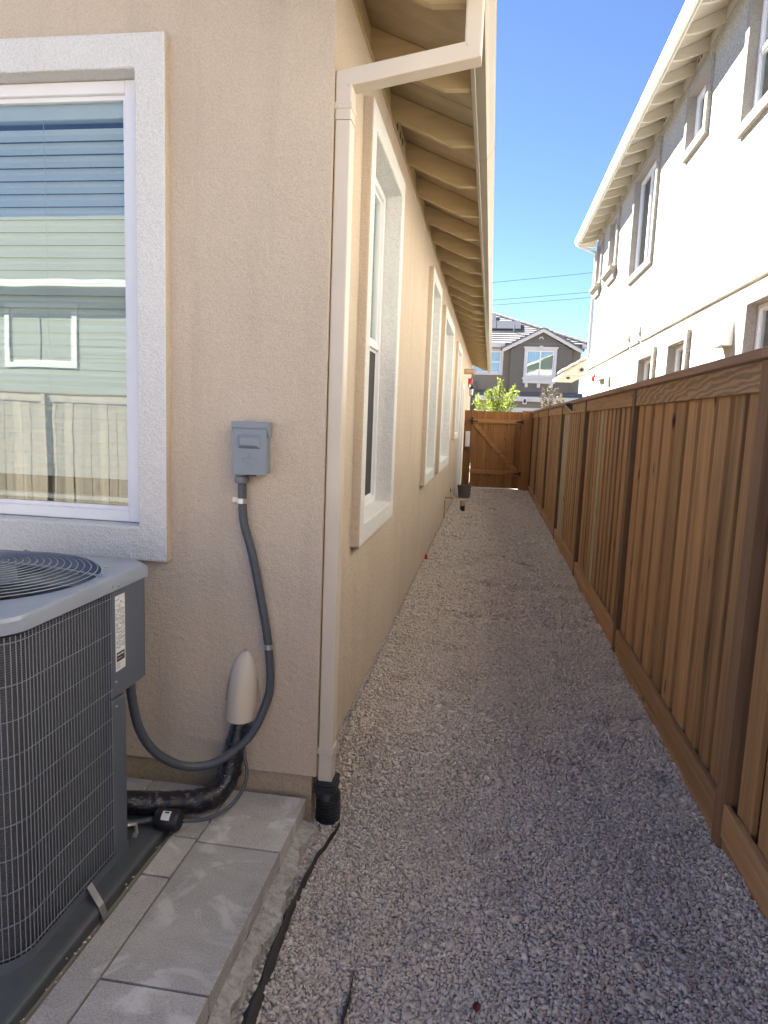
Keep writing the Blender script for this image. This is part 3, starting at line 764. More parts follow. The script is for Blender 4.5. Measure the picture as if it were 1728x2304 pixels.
m = MB(); m.add([(v[0], v[1]+.004 if v[1] < HY-.01 else v[1], .2575) for v in vs[:nn+1]], [tuple(range(nn+1))]); m.build('opening_shade', 'dark', hd)  # dark sheet; shade under the cover is put into its colour
m = MB(); sq = []
for k in range(25):
    t = math.pi*k/24; zz_ = .33+.245*math.sin(t)**.8; hw = .074*(1-((zz_-.30)/.28)**3 if zz_ > .30 else 1)
    sq.append((-1.040+.012*(zz_-.26)/.3+math.cos(t)*max(.004, .078*(1-max(0, (zz_-.33)/.25)**2.2)), HY-.002, zz_+.004*math.sin(k*2.3)))
m.tube(sq, [.0035+.002*abs(math.sin(k*1.9)) for k in range(25)], 6); m.build('sealant', 'foundation', hd, smooth=True)
ls = thing('line_set', (-1.1, 2.7, -0.09), 'black taped refrigerant line bundle bending down to the pavers', 'pipe bundle')
lp = [(-1.034, 2.842, 0.33), (-1.034, 2.832, 0.25), (-1.046, 2.80, 0.14), (-1.062, 2.765, 0.03), (-1.082, 2.70, -0.022), (-1.135, 2.645, -0.034), (-1.225, 2.60, -0.034), (-1.34, 2.55, -0.02), (-1.46, 2.49, 0.0), (-1.52, 2.40, 0.02)]
sp = spline(lp, 6); rad = [0.031+0.018*min(1, i/14)+0.0016*math.sin(i*1.9)+0.0012*math.sin(i*4.1) for i in range(len(sp))]
m = MB(); m.tube(sp, rad, 14); m.build('wrapped_lines', 'tape', ls, smooth=True)
for k in (9, 17, 27, 36):
    a_, b_2 = Vector(sp[k]), Vector(sp[k+1]); d_ = (b_2-a_).normalized()
    m = MB(); m.tube([tuple(a_-d_*.011), tuple(a_+d_*.011)], rad[k]+.0025, 16); m.build('tape_band', 'black', ls, smooth=True)
cn = thing('filter_canister', (-1.215, 2.49, -0.09), 'black canister with a small white sticker lying on the pavers', 'canister')
m = MB(); m.lathe([(.018, -.062), (.038, -.052), (.044, -.04), (.044, .04), (.038, .05), (.018, .056)], (-1.215, 2.495, -0.045), 20, 'x'); m.build('body', 'black', cn, smooth=True)
m = MB(); m.tube([(-1.27, 2.495, -.045), (-1.31, 2.47, -.05), (-1.36, 2.44, -.045), (-1.42, 2.41, -.03)], .011, 8); m.build('pipe', 'conduit', cn, smooth=True)
m = MB(); m.add([(-1.215+dx, 2.495-.0452*math.sin(t), -.045+.0452*math.cos(t)) for dx in (-.016, .02) for t in (0.25, .55, .85, 1.1)], [(0, 1, 5, 4), (1, 2, 6, 5), (2, 3, 7, 6)]); st = m.build('sticker', 'label', cn)
m = MB(); m.add([(-1.215+dx, 2.495-.0456*math.sin(t), -.045+.0456*math.cos(t)) for dx in (-.006, .012) for t in (0.35, .5)], [(0, 1, 3, 2)]); m.build('print', 'ink', st)
cb = thing('thin_cable', (-1.0, 2.7, -0.09), 'thin dark cable curving beside the black line bundle', 'cable')
kp = [(-1.005, 2.82, 0.24), (-1.005, 2.80, 0.126), (-0.975, 2.76, 0.046), (-0.976, 2.70, -0.005), (-1.012, 2.62, -0.045), (-1.083, 2.55, -0.060), (-1.158, 2.505, -0.05)]
m = MB(); m.tube(spline(kp, 6), .0085, 8); m.build('sheath', 'conduit', cb, smooth=True)

# ------------------------------------------------------------------ air conditioner
ac = thing('air_conditioner', (-1.73, 2.1, -0.075), 'grey outdoor air conditioner unit with wire guard and round fan grille', 'air conditioner')
pad = thing('equipment_pad', (-1.72, 2.05, -0.14), 'dark grey plastic equipment pad under the air conditioner', 'pad')
m = MB(); m.box(-2.32, -1.226, 1.50, 2.585, -0.15, -0.076); m.build('slab', 'pad', pad, bevel=0.018, seg=3)
XA, YN, RC = -1.305, 1.665, 0.115
def ac_path(off=0.0, yb=2.24, step=None):
    """coil outline seen from above: right side (from the panel) -> near right corner -> front -> far"""
    P = [(XA-off, yb), (XA-off, YN+RC)]
    for k in range(1, 9):
        a = math.pi/2*k/8; P.append((XA-RC+(RC-off)*math.cos(a), YN+RC-(RC-off)*math.sin(a)))
    P += [(-2.155+RC, YN+off)]
    for k in range(1, 7):
        a = math.pi/2*k/6; P.append((-2.155+RC-(RC-off)*math.sin(a), YN+RC-(RC-off)*math.cos(a)))
    P += [(-2.155+off, 2.5)]
    return P
def strip(path, z0, z1):
    m = MB(); n = len(path)
    m.add([(x, y, z0) for x, y in path]+[(x, y, z1) for x, y in path], [(i, i+1, n+i+1, n+i) for i in range(n-1)]); return m
strip(ac_path(0.028), -0.06, 0.985).build('coil', 'coil', ac, smooth=True)
def dens(path, sp_):
    out = []; carry = 0.0
    for (ax, ay), (bx_, by) in zip(path, path[1:]):
        L = math.hypot(bx_-ax, by-ay); t = carry
        while t < L:
            out.append((ax+(bx_-ax)*t/L, ay+(by-ay)*t/L)); t += sp_
        carry = t-L
    return out
m = MB()
for i, (x, y) in enumerate(dens(ac_path(0.004), 0.0165)):
    r_ = .0016 if i != 42 else .004
    m.tube([(x, y, -0.045), (x, y, 0.963)], r_, 5)
for z in (0.945, 0.818, 0.711, 0.604, 0.497, 0.391, 0.284, 0.178, 0.071, -0.032):
    m.tube([(x, y, z) for x, y in ac_path(0.0015)], .0015, 5)
m.build('wire_guard', 'wire', ac)['kind'] = 'stuff'
# base rim
pth = ac_path(-0.004, 2.335)
strip(pth, -0.076, -0.038).build('base_rim', 'ac', ac)
# panels at the back corner
MB().box(XA-.30, XA-.001, 2.243, 2.335, -0.074, 0.556).build('corner_post', 'ac', ac, bevel=.004)
m = MB(); m.prism([(XA, 2.243), (XA, 2.487), (XA-.075, 2.548), (XA-.4, 2.548), (XA-.4, 2.243)], 'z', 0.566, 0.978); cbx = m.build('control_panel', 'ac', ac, bevel=.004)
lb = MB(); lb.box(XA, XA+.0006, 2.264, 2.331, 0.662, 0.946); lbl = lb.build('rating_label', 'label', cbx)
pr_ = MB(); rl = random.Random(2)
z = 0.937
while z > 0.742:
    y = 2.268
    while y < (2.325 if z < 0.91 else 2.305):
        L = rl.uniform(.003, .016)
        if rl.random() < .72: pr_.quad((XA+.0009, y, z), (XA+.0009, min(y+L, 2.328), z), (XA+.0009, min(y+L, 2.328), z+.0022), (XA+.0009, y, z+.0022))
        y += L+.003
    z -= rl.choice((.0052, .0052, .0075))
for k in range(4):
    pr_.quad((XA+.0009, 2.268, .690-k*.006), (XA+.0009, 2.29+.006*(k % 2), .690-k*.006), (XA+.0009, 2.29+.006*(k % 2), .6915-k*.006), (XA+.0009, 2.268, .6915-k*.006))
pr_.build('fine_print', 'ink', lbl)
MB().box(XA+.0007, XA+.0010, 2.270, 2.325, 0.697, 0.732).build('black_badge', 'ink', lbl, bevel=0)
bm_ = MB()
for k, (a, b) in enumerate(((2.274, 2.296), (2.299, 2.318))): bm_.quad((XA+.0013, a, .720), (XA+.0013, b, .720), (XA+.0013, b, .725), (XA+.0013, a, .725))
bm_.quad((XA+.0013, 2.274, .708), (XA+.0013, 2.305, .708), (XA+.0013, 2.305, .7095), (XA+.0013, 2.274, .7095))
bm_.build('badge_print', 'label', lbl)
# cover
cov = [(XA+.012, 2.485), (XA-.072, 2.562), (-2.12, 2.562), (-2.17, 2.5), (-2.17, YN+RC)]
for k in range(1, 9):
    a = math.pi/2*k/8; cov.append((-2.17+(RC+.012)-(RC+.012)*math.cos(a), YN+RC-(RC+.012)*math.sin(a)))
for k in range(0, 9):
    a = math.pi/2*k/8; cov.append((XA-RC+(RC+.012)*math.sin(a), YN+RC-(RC+.012)*math.cos(a)))
FC, FR = (-1.735, 2.135), 0.392
NF = 48
circ = [(FC[0]+FR*math.cos(2*math.pi*k/NF), FC[1]+FR*math.sin(2*math.pi*k/NF)) for k in range(NF)]
bm = bmesh.new()
def ring(bm, pts, z): 
    vs = [bm.verts.new((x, y, z)) for x, y in pts]
    return vs, [bm.edges.new((vs[i], vs[(i+1) % len(vs)])) for i in range(len(vs))]
def inset_poly(pts, d):
    c = Vector((sum(p[0] for p in pts)/len(pts), sum(p[1] for p in pts)/len(pts)))
    out = []
    for p in pts:
        v = Vector(p)-c; sx = (abs(v.x)-d)/max(abs(v.x), 1e-6); sy = (abs(v.y)-d)/max(abs(v.y), 1e-6)
        out.append((c.x+v.x*max(sx, 0), c.y+v.y*max(sy, 0)))
    return out
o_lo, e_lo = ring(bm, cov, 0.974); o_mid, e_mid = ring(bm, cov, 1.010); o_m2, e_m2 = ring(bm, inset_poly(cov, .005), 1.0205); o_hi, e_hi = ring(bm, inset_poly(cov, .014), 1.0245)
for A, B in ((o_lo, o_mid), (o_mid, o_m2), (o_m2, o_hi)):
    for i in range(len(A)):
        bm.faces.new((A[i], A[(i+1) % len(A)], B[(i+1) % len(A)], B[i]))
i_hi, e_in = ring(bm, circ, 1.0245)
bmesh.ops.triangle_fill(bm, use_beauty=True, use_dissolve=False, edges=e_hi+e_in)
for f in [f for f in bm.faces if (f.calc_center_median().xy-Vector(FC)).length < FR*.97 and f.calc_center_median().z > 1.02]:
    bm.faces.remove(f)
i_lo, _ = ring(bm, [(FC[0]+(FR-.006)*math.cos(2*math.pi*k/NF), FC[1]+(FR-.006)*math.sin(2*math.pi*k/NF)) for k in range(NF)], 0.90)
for i in range(NF): bm.faces.new((i_hi[(i+1) % NF], i_hi[i], i_lo[i], i_lo[(i+1) % NF]))
bmesh.ops.recalc_face_normals(bm, faces=bm.faces)
me = bpy.data.meshes.new('top_cover'); 
for v in bm.verts: v.co -= ac.location
bm.to_mesh(me); bm.free(); me.materials.append(M['ac_sky_lit'])
tc_ = bpy.data.objects.new('top_cover', me); COL.objects.link(tc_); tc_.parent = ac
me.polygons.foreach_set('use_smooth', [True]*len(me.polygons)); me.set_sharp_from_angle(angle=R(28))
for (y, z) in ((2.231, .992), (2.267, .990)):
    m = MB(); m.lathe([(.0, .0055), (.003, .005), (.0048, .002), (.0048, 0)][::-1], (XA+.0125, y, z), 8, 'x'); m.build('screw', 'steel', tc_, smooth=True)
for (y, z, p) in ((2.262, .626, cbx), (2.262, .532, None)):
    m = MB(); m.lathe([(.0048, 0), (.0048, .002), (.003, .005), (.0, .0055)], (XA, y, z), 8, 'x'); m.build('screw', 'steel', p or ac, smooth=True)
# fan grille
m = MB()
def dome(r_): return 1.030+0.045*(1-(r_/FR)**2)
for k in range(1, 18):
    r_ = 0.02+k*(FR-.012)/17.0-.02
    if r_ < .02: continue
    nseg = 48
    m.tube([(FC[0]+r_*math.cos(2*math.pi*j/nseg), FC[1]+r_*math.sin(2*math.pi*j/nseg), dome(r_)) for j in range(nseg)], .0021, 5, closed=True)
for k in range(4):
    a = math.pi/4*0.35+math.pi/2*k
    m.tube([(FC[0]+r_*math.cos(a), FC[1]+r_*math.sin(a), dome(r_)-.005) for r_ in np.linspace(.03, FR+.01, 9)], .005, 6)
m.build('fan_grille', 'wire', ac, smooth=True)['kind'] = 'stuff'
for k in range(4):
    a = math.pi/4*0.35+math.pi/2*k
    m = MB(); x, y = FC[0]+(FR+.018)*math.cos(a), FC[1]+(FR+.018)*math.sin(a)
    m.lathe([(.016, 0), (.016, .004), (.006, .0045), (.006, .010), (.0, .011)], (x, y, 1.0245), 12); m.build('grille_clip', 'ac_sky_lit', ac, smooth=True)
m = MB(); m.box(FC[0]+.325, FC[0]+.345, FC[1]+.238, FC[1]+.247, 1.0248, 1.0262); m.build('tag_scrap', 'pvc', ac)
for k in range(3):
    m = MB(); a0 = 2*math.pi*k/3+.5; vs = []
    for i in range(7):
        r_ = .06+.30*i/6
        for s_, dz in ((-.55, -.03), (0, 0), (.55, .04)):
            a = a0+s_*(.8 if i else .6); vs.append((FC[0]+r_*math.cos(a), FC[1]+r_*math.sin(a), .915+dz))
    m.add(vs, [(i*3+j, i*3+j+1, (i+1)*3+j+1, (i+1)*3+j) for i in range(6) for j in range(2)]); m.build('fan_blade', 'fan', ac, smooth=True)
m = MB(); m.lathe([(.09, .84), (.09, .95), (.07, .965)], (FC[0], FC[1], 0), 20); m.build('fan_motor', 'dark', ac, smooth=True)
MB().box(-2.15, XA-.3, 2.50, 2.53, -.07, 0.973).build('back_panel', 'ac', ac)
MB().box(-2.1, XA-.06, YN+.05, 2.48, 0.55, 0.56).build('interior_shade', 'dark', ac)  # dark sheet putting the shade inside the unit into colour
m = MB(); m.add([(XA+.006, 2.075, -.040), (XA+.006, 2.045, -.040), (-1.228, 2.030, -.073), (-1.228, 2.000, -.073), (-1.205, 2.022, -.115), (-1.205, 1.992, -.115)], [(0, 1, 3, 2), (2, 3, 5, 4)])
o = m.build('hold_down_strap', 'steel', ac); o.modifiers.new('solid', 'SOLIDIFY').thickness = 0.003
m = MB(); m.tube([(-1.32, 2.36, .0), (-1.295, 2.375, -.002), (-1.29, 2.375, -.04)], .009, 8); m.lathe([(.012, 0), (.012, .012), (.006, .013)], (-1.30, 2.37, -.045), 10, 'x'); m.build('service_valve', 'steel', ac, smooth=True)

# ------------------------------------------------------------------ fence
fn = thing('wood_fence', (1.0, 2.73, 0), 'brown stained board fence with cap rail along the gravel path', 'fence')
POST = [-2.10, 0.31, 2.735, 5.09, 7.60, 10.03, 12.44, 14.91, 17.03]
PX = 0.975
m = MB(); m.box(PX, PX+.09, -.045, .045, -0.35, 1.886); v0 = [(x, y+POST[0], z) for x, y, z in m.v]; m.v = v0
post = m.build('post', 'post', fn, bevel=.004, org=(0, POST[0]-2.73, 0))
for y in POST[1:]: inst(post, fn, (0, y-2.73, 0))
m = MB(); m.box(1.0075, 1.0315, -.07, .07, -0.12, 1.80); board = m.build('board', 'fence', None, bevel=.002)
board.parent = fn; board.location = (-1.0, POST[0]+.18-2.73, 0)
firstb = [True]
def put_board(y, wd, dx, mat=None):
    if firstb[0]:
        board.location = (-1.0+dx, y-2.73, 0); board.scale = (1, wd/.14, 1); firstb[0] = False; return
    c = board.copy(); COL.objects.link(c); c.parent = fn; c.location = (-1.0+dx+rnd.uniform(-.002, .002), y-2.73, rnd.uniform(-.004, .004)); c.scale = (1, wd/.14, 1)
    c.rotation_euler = (rnd.uniform(-.0025, .0025), 0, rnd.uniform(-.006, .006))
    if mat:
        c.data = PALE
PALE = board.data.copy(); PALE.materials[0] = M['fence_pale']
near = [(2.80, 2.895), (2.945, 2.985), (3.13, 2.985), (3.334, 3.181), (3.583, 3.385), (3.817, 3.650), (4.085, 3.883), (4.316, 4.114), (4.581, 4.386), (4.821, 4.644), (5.03, 4.885)]
near = [(2.85, 2.955), (3.005, 3.13), (3.181, 3.334), (3.385, 3.583), (3.650, 3.817), (3.883, 4.055), (4.114, 4.316), (4.386, 4.581), (4.644, 4.821), (4.885, 5.03)]
for b in range(len(POST)-1):
    a, e = POST[b]+.05, POST[b+1]-.05
    if b == 2: spans = near
    else:
        n = 12; st = (e-a)/n
        spans = [(a+st*k+rnd.uniform(.0, .015), a+st*(k+1)-.058+rnd.uniform(-.012, .008)) for k in range(n)]
    for k, (p, q_) in enumerate(spans):
        if q_ < p: p, q_ = q_, p
        pale = (b == 4 and k >= 9) or (b == 3 and k == 7)
        put_board((p+q_)/2, q_-p, 0, pale)
        nxt = spans[k+1][0] if k+1 < len(spans) else e
        cnx = (spans[k+1][0]+spans[k+1][1])/2 if k+1 < len(spans) else e+.05
        put_board(((p+q_)/2+cnx)/2+.02, abs(cnx-(p+q_)/2)-.004, 0.034)
    if spans[0][0]-a > .0: put_board((a+(spans[0][0]+spans[0][1])/2)/2-.01, abs((spans[0][0]+spans[0][1])/2-a)+.03, 0.034)
for b in range(len(POST)-1):
    a, e = POST[b]+.047, POST[b+1]-.047
    m = MB(); m.box(.984, 1.0065, a, e, 1.772, 1.8845); m.build('top_rail', 'rail_wavy' if b == 2 else 'rail', fn, bevel=.003, org=(-.0, (a+e)/2-2.73, 1.8))
    m = MB(); m.box(.978, 1.0065, a, e, .050+.004*(b % 2), .190-.006*b if b > 1 else .19); m.build('kick_board', 'rail', fn, bevel=.003, org=(-.0, (a+e)/2-2.73, .1))
    m = MB(); m.box(.9835, 1.0065, a, e, -.22, .046); m.build('ground_board', 'rail', fn, bevel=.003, org=(-.0, (a+e)/2-2.73, -.1))
    m = MB(); m.box(.955, 1.10, POST[b]+.002, POST[b+1]-.002, 1.8885, 1.928); m.build('cap', 'cap', fn, bevel=.004, org=(0, (a+e)/2-2.73, 1.9))
m = MB()
for b in range(len(POST)-1):
    for y in np.arange(POST[b]+.12, POST[b+1]-.1, .235):
        for z in (1.80, 1.86):
            m.lathe([(.0035, 0), (.0035, -.001), (0, -.0014)], (.9842, y+rnd.uniform(-.02, .02), z+rnd.uniform(-.006, .006)), 6, 'x', cap=False)
m.build('nail_heads', 'black_iron', fn)['kind'] = 'stuff'
lt = thing('solar_light', (0.96, 8.95, 1.85), 'small black wedge light fixed to the fence top rail', 'light')
m = MB(); m.prism([(.983, 1.80), (.983, 1.905), (.90, 1.888), (.905, 1.872)], 'y', 8.86, 9.02); m.build('housing', 'black', lt, bevel=.003)
m = MB(); m.add([(.904, 8.868, 1.872), (.904, 9.012, 1.872), (.981, 9.012, 1.802), (.981, 8.868, 1.802)], [(0, 1, 2, 3)])
for v in range(4): m.v[v] = (m.v[v][0]-.002, m.v[v][1], m.v[v][2]-.003)
m.build('lens', 'label', lt)

# ------------------------------------------------------------------ gate
GY = 16.9
gt = thing('gate', (0.15, GY, 0), 'brown wooden gate with diagonal brace at the end of the path', 'gate')
ge = [-.434, -.300, -.165, -.040, .082, .215, .343, .460, .572, .738]
for i in range(len(ge)-1):
    m = MB(); m.box(ge[i]-.004 if i % 2 else ge[i]+.001, ge[i+1]+.004 if i % 2 else ge[i+1]-.001, GY+(.0185 if i % 2 else rnd.uniform(0, .003)), GY+(.036 if i % 2 else .018), .07+rnd.uniform(-.004, .006), 1.893+rnd.uniform(-.004, .004)); m.build('board', 'gate', gt, bevel=.006, org=(ge[i]-.15, 0, .5))
def bar(x0, z0, x1, z1, w, y0, y1):
    d = Vector((x1-x0, z1-z0)).normalized(); n = Vector((-d.y, d.x))*w/2
    m = MB(); m.prism([(x0-n.x, z0-n.y), (x1-n.x, z1-n.y), (x1+n.x, z1+n.y), (x0+n.x, z0+n.y)], 'y', y0, y1); return m
bar(-.430, 1.645, .735, 1.662, .10, GY-.036, GY-.001).build('rail', 'gate_rail', gt, bevel=.003)
bar(-.430, .445, .735, .430, .10, GY-.036, GY-.001).build('rail', 'gate_rail', gt, bevel=.003)
bar(-.36, 1.57, .66, .49, .10, GY-.0355, GY-.001).build('brace', 'gate_rail', gt, bevel=.003)
for z in (1.662, .430):
    m = MB(); m.prism([(.60, z-.012), (.735, z-.035), (.735, z+.035), (.60, z+.012)], 'y', GY-.041, GY-.0365); m.box(.74, .775, GY-.041, GY-.01, z-.05, z+.05); m.tube([(.738, GY-.042, z-.05), (.738, GY-.042, z+.05)], .009, 8); m.build('hinge', 'black_iron', gt)
m = MB(); m.box(-.50, -.40, GY-.045, GY-.037, 1.63, 1.66); m.box(-.43, -.30, GY-.045, GY-.037, 1.635, 1.655); m.box(-.452, -.425, GY-.06, GY-.04, 1.57, 1.74); m.tube([(-.455, GY-.06, 1.70), (-.455, GY-.09, 1.72)], .012, 8); m.build('latch', 'black_iron', gt)
for nm, x0, x1, lab in (('gate_post', -.628, -.440, 'flat brown board post between the house and the gate'), ('gate_post', .7365, .972, 'dark brown post between the gate and the board fence')):
    g_ = thing(nm, ((x0+x1)/2, GY, 0), lab, 'post')
    MB().box(x0+.002, x1-.002, GY+.004, GY+.08, -.1, 1.93 if x0 > 0 else 1.90).build('board', 'gate', g_, bevel=.003)
mbx = thing('utility_box', (-.52, GY-.03, 1.0), 'white narrow box with brown bottom on the left gate post', 'box')
MB().box(-.580, -.474, GY-.075, GY+.003, 1.035, 1.40).build('body', 'white', mbx, bevel=.005)
MB().box(-.583, -.471, GY-.080, GY+.003, .958, 1.033).build('base', 'post', mbx, bevel=.004)

# ------------------------------------------------------------------ small things by the gate
vp = thing('vent_pipe', (HX, 16.55, 2.78), 'tan elbow pipe coming out of the beige wall above the door', 'pipe')
m = MB(); m.tube([(HX-.02, 16.75, 2.80), (-.52, 16.75, 2.80), (-.47, 16.75, 2.79), (-.425, 16.75, 2.755)], .062, 14); m.build('pipe', 'pvc', vp, smooth=True)
m = MB(); m.tube([(-.66, 16.75, 2.80), (-.60, 16.75, 2.80)], .068, 14); m.build('collar', 'pvc', vp, smooth=True)
al = thing('alarm_bell', (HX, 19.9, 2.76), 'round red alarm bell on the beige wall beyond the gate', 'alarm bell')
MB().box(HX, HX+.06, 19.85, 19.99, 2.69, 2.83).build('back_box', 'red', al, bevel=.005)
m = MB(); m.lathe([(.095, .065), (.10, .08), (.085, .105), (.04, .12), (0, .122)], (HX, 19.92, 2.76), 20, 'x'); m.build('gong', 'red', al, smooth=True)
ln = thing('wall_lantern', (HX, 20, 2.45), 'black wall lantern with frosted glass beyond the gate', 'lantern')
m = MB(); lx = HX+.105
m.lathe([(.075, 0), (.078, .012), (.02, .075), (.012, .085)], (lx, 20, 2.545), 4); m.lathe([(.055, 0), (.058, .015)], (lx, 20, 2.355), 4)
for a in range(4): 
    an = math.pi/2*a; m.tube([(lx+.062*math.cos(an), 20+.062*math.sin(an), 2.55), (lx+.05*math.cos(an), 20+.05*math.sin(an), 2.365)], .006, 5)
m.tube([(lx, 20, 2.62), (lx, 20, 2.68), (lx-.03, 20, 2.70), (HX, 20, 2.66)], .008, 6); m.box(HX, HX+.015, 19.95, 20.05, 2.58, 2.74)
m.build('frame', 'black_iron', ln)
m = MB(); m.lathe([(.046, 0), (.057, .175)], (lx, 20, 2.37), 4); m.build('glass', 'label', ln)
bk = thing('bucket', (-.46, 14.78, 0.0), 'grey plastic bucket standing against the beige wall', 'bucket')
zb_ = float(gz(-.47, 14.78))-.005
m = MB(); m.lathe([(.115, 0), (.148, .27), (.156, .272), (.156, .285), (.143, .285), (.112, .012), (.0, .012)], (-.475, 14.78, zb_), 24, cap=False); m.build('body', 'grey_bucket', bk, smooth=True)
m = MB(); m.tube([(-.475+.155*math.cos(a), 14.78-.10*math.sin(a)*0.9-.02, zb_+.262-.05*math.sin(a)) for a in [math.pi*k/12 for k in range(13)]], .004, 6); m.build('handle', 'steel', bk)
co = thing('cleanout_pipe', (-.417, 12.52, 0), 'short tan pipe stub with black base standing in the gravel', 'pipe')
zc = float(gz(-.417, 12.52))-.01
m = MB(); m.lathe([(.042, 0), (.042, .12)], (-.417, 12.55, zc), 18); m.build('base', 'black', co, smooth=True)
m = MB(); m.lathe([(.05, .12), (.053, .20), (.047, .215), (.0, .217)], (-.417, 12.55, zc), 18); m.build('cap', 'pvc', co, smooth=True)
ib = thing('drain_box', (.118, 13.05, 0), 'small black square drain lid lying in the gravel', 'drain lid')
zi = float(gz(.118, 13.05)); MB().box(.058, .178, 12.99, 13.13, zi-.02, zi+.02).build('lid', 'black', ib, bevel=.004)
MB().box(.078, .158, 13.01, 13.11, zi+.018, zi+.024).build('grip', 'black_iron', ib)
hb = thing('drain_stub', (HX, 11.7, .33), 'tan drain pipe poking out low on the beige wall', 'pipe')
m = MB(); m.tube([(HX-.01, 11.75, .335), (-.585, 11.75, .335), (-.565, 11.75, .31)], .017, 10); m.lathe([(.03, 0), (.03, .01)], (HX, 11.75, .335), 14, 'x'); m.build('pipe', 'pvc', hb, smooth=True)
m = MB(); m.tube([(HX+.012, 11.45, .31), (HX+.012, 11.45, .01)], .012, 8); m.build('riser', 'pvc', hb, smooth=True)
wh = thing('weep_outlet', (HX, 13.2, .31), 'tiny black outlet in the beige wall near the bucket', 'outlet')
MB().box(HX-.01, HX+.012, 13.16, 13.24, .28, .345).build('cover', 'black', wh, bevel=.003)
fl = thing('marker_flag', (-.665, 7.93, 0), 'small red marker flag at the foot of the beige wall', 'flag')
m = MB(); zf = float(gz(-.66, 7.93)); m.add([(-.672, 7.91, zf), (-.635, 7.90, zf+.012), (-.640, 7.93, zf+.062), (-.668, 7.94, zf+.07)], [(0, 1, 2, 3)]); o = m.build('cloth', 'red', fl); o.modifiers.new('s', 'SOLIDIFY').thickness = .002
lf = thing('red_leaf', (.065, 1.823, -.03), 'dark red fallen leaf lying on the near gravel', 'leaf')
zl = float(gz(.065, 1.823))+.012; m = MB()
pts = [(0, 0, 0), (.012, .010, .004), (.014, .024, .006), (.004, .040, .002), (-.008, .026, .008), (-.009, .010, .006)]
m.add([(.055+p[0], 1.805+p[1], zl+p[2]) for p in pts], [(0, 1, 2), (0, 2, 3), (0, 3, 4), (0, 4, 5)]); o = m.build('blade', 'leaf_red', lf); o.modifiers.new('s', 'SOLIDIFY').thickness = .001
m = MB(); m.tube([(.055, 1.805, zl), (.050, 1.790, zl-.002)], .0012, 5); m.build('stalk', 'leaf_red', lf)
m = MB(); rq = random.Random(21)
for k in range(46):
    x, y = rq.uniform(-.6, .95), 1.4+rq.random()**1.6*9; z_ = float(gz(x, y))+.008; a = rq.uniform(0, 6.28); L_ = rq.uniform(.006, .017)
    c_, s_ = math.cos(a)*L_, math.sin(a)*L_; w_ = rq.uniform(.2, .5)
    m.add([(x-c_, y-s_, z_), (x-s_*w_, y+c_*w_, z_+.004), (x+c_, y+s_, z_+.002), (x+s_*w_, y-c_*w_, z_+.005)], [(0, 1, 2), (0, 2, 3)])
m.build('leaf_litter', 'bark', kind='stuff', recalc=False)['label'] = 'small dark leaf scraps scattered on the gravel'
ps = thing('pale_pebble', (.54, 1.897, 0), 'pale flat pebble lying on the gravel near the fence side', 'pebble')
m = MB(); zq = float(gz(.54, 1.897))+.008; m.lathe([(.0, -.004), (.016, -.002), (.020, .002), (.014, .007), (0, .008)], (0, 0, 0), 9, cap=False)
m.v = [(.54+x*1.1, 1.897+y*.7, zq+z) for x, y, z in m.v]; m.build('stone', 'pale_stone', ps, smooth=True)
es = thing('edging_strip', (-.63, 2.2, -.2), 'torn black edging strip lying along the paver footing', 'edging')
ep = [(-.615, 1.15, .030), (-.612, 1.5, .030), (-.622, 1.786, .028), (-.634, 2.05, .024), (-.640, 2.269, .020), (-.630, 2.48, .015), (-.618, 2.62, .010), (-.590, 2.76, .007), (-.572, 2.86, .005)]
pts = spline([(p[0], p[1], p[2]) for p in ep], 5); vs = []; 
for i, p in enumerate(pts):
    w_ = p.z*1.45; z_ = float(gz(p.x, p.y))+.004+.006*math.sin(i*1.3)
    vs += [(p.x-w_*.75, p.y, z_-.012), (p.x-w_*.1, p.y+.003*math.sin(i*2.1), z_+.024), (p.x+w_*.55, p.y, z_+.004)]
m = MB(); m.add(vs, [(i*3+j, i*3+j+1, (i+1)*3+j+1, (i+1)*3+j) for i in range(len(pts)-1) for j in range(2)])
o = m.build('fabric', 'strip', es, smooth=True); o.modifiers.new('s', 'SOLIDIFY').thickness = .006
es2 = thing('fabric_scrap', (-.34, 1.95, -.17), 'thin dark sliver of fabric sticking out of the near gravel', 'fabric scrap')
m = MB(); z_ = float(gz(-.34, 1.95)); m.add([(-.34, 1.82, z_-.01), (-.337, 1.92, z_-.01), (-.345, 2.03, z_-.01), (-.344, 1.83, z_+.016), (-.335, 1.92, z_+.026), (-.343, 2.02, z_+.012)], [(0, 1, 4, 3), (1, 2, 5, 4)])
o = m.build('strip', 'strip', es2); o.modifiers.new('s', 'SOLIDIFY').thickness = .004

# ------------------------------------------------------------------ white two-storey house on the right
WX, WEND = 2.40, 18.55
wh_ = thing('white_house', (WX, 10, 0), 'cream white two-storey stucco house beyond the board fence', 'house')
RS = Frame((WX, 0, 0), (0, -1, 0), (-1, 0, 0))
def yy(a, b, z0, z1): return (-b, -a, z0, z1)
ww = dict(A=(6.2, 8.12, 4.64, 6.16), B=(9.38, 10.40, 5.19, 6.10), C=(11.95, 13.86, 4.24, 6.14), D=(15.45, 16.50, 4.93, 6.12), E=(17.55, 18.40, 4.98, 6.12),
          L1=(11.10, 12.28, 1.55, 2.85), L2=(9.29, 10.33, 1.45, 2.87), L3=(5.6, 7.36, 1.3, 2.94))
m = RS.mb(); wall_sheet(m, -WEND, 4, -0.3, 6.32, [hole(yy(*q)) for q in ww.values()], 0, -.2); m.build('side_wall', 'wh_stucco', wh_)
MB().box(WX, 12, WEND-.1, WEND, -.3, 6.3).build('end_wall', 'wh_stucco', wh_)
MB().box(WX+.6, 11.5, -3.5, WEND-.6, .2, 6.0).build('interior', 'room', wh_)
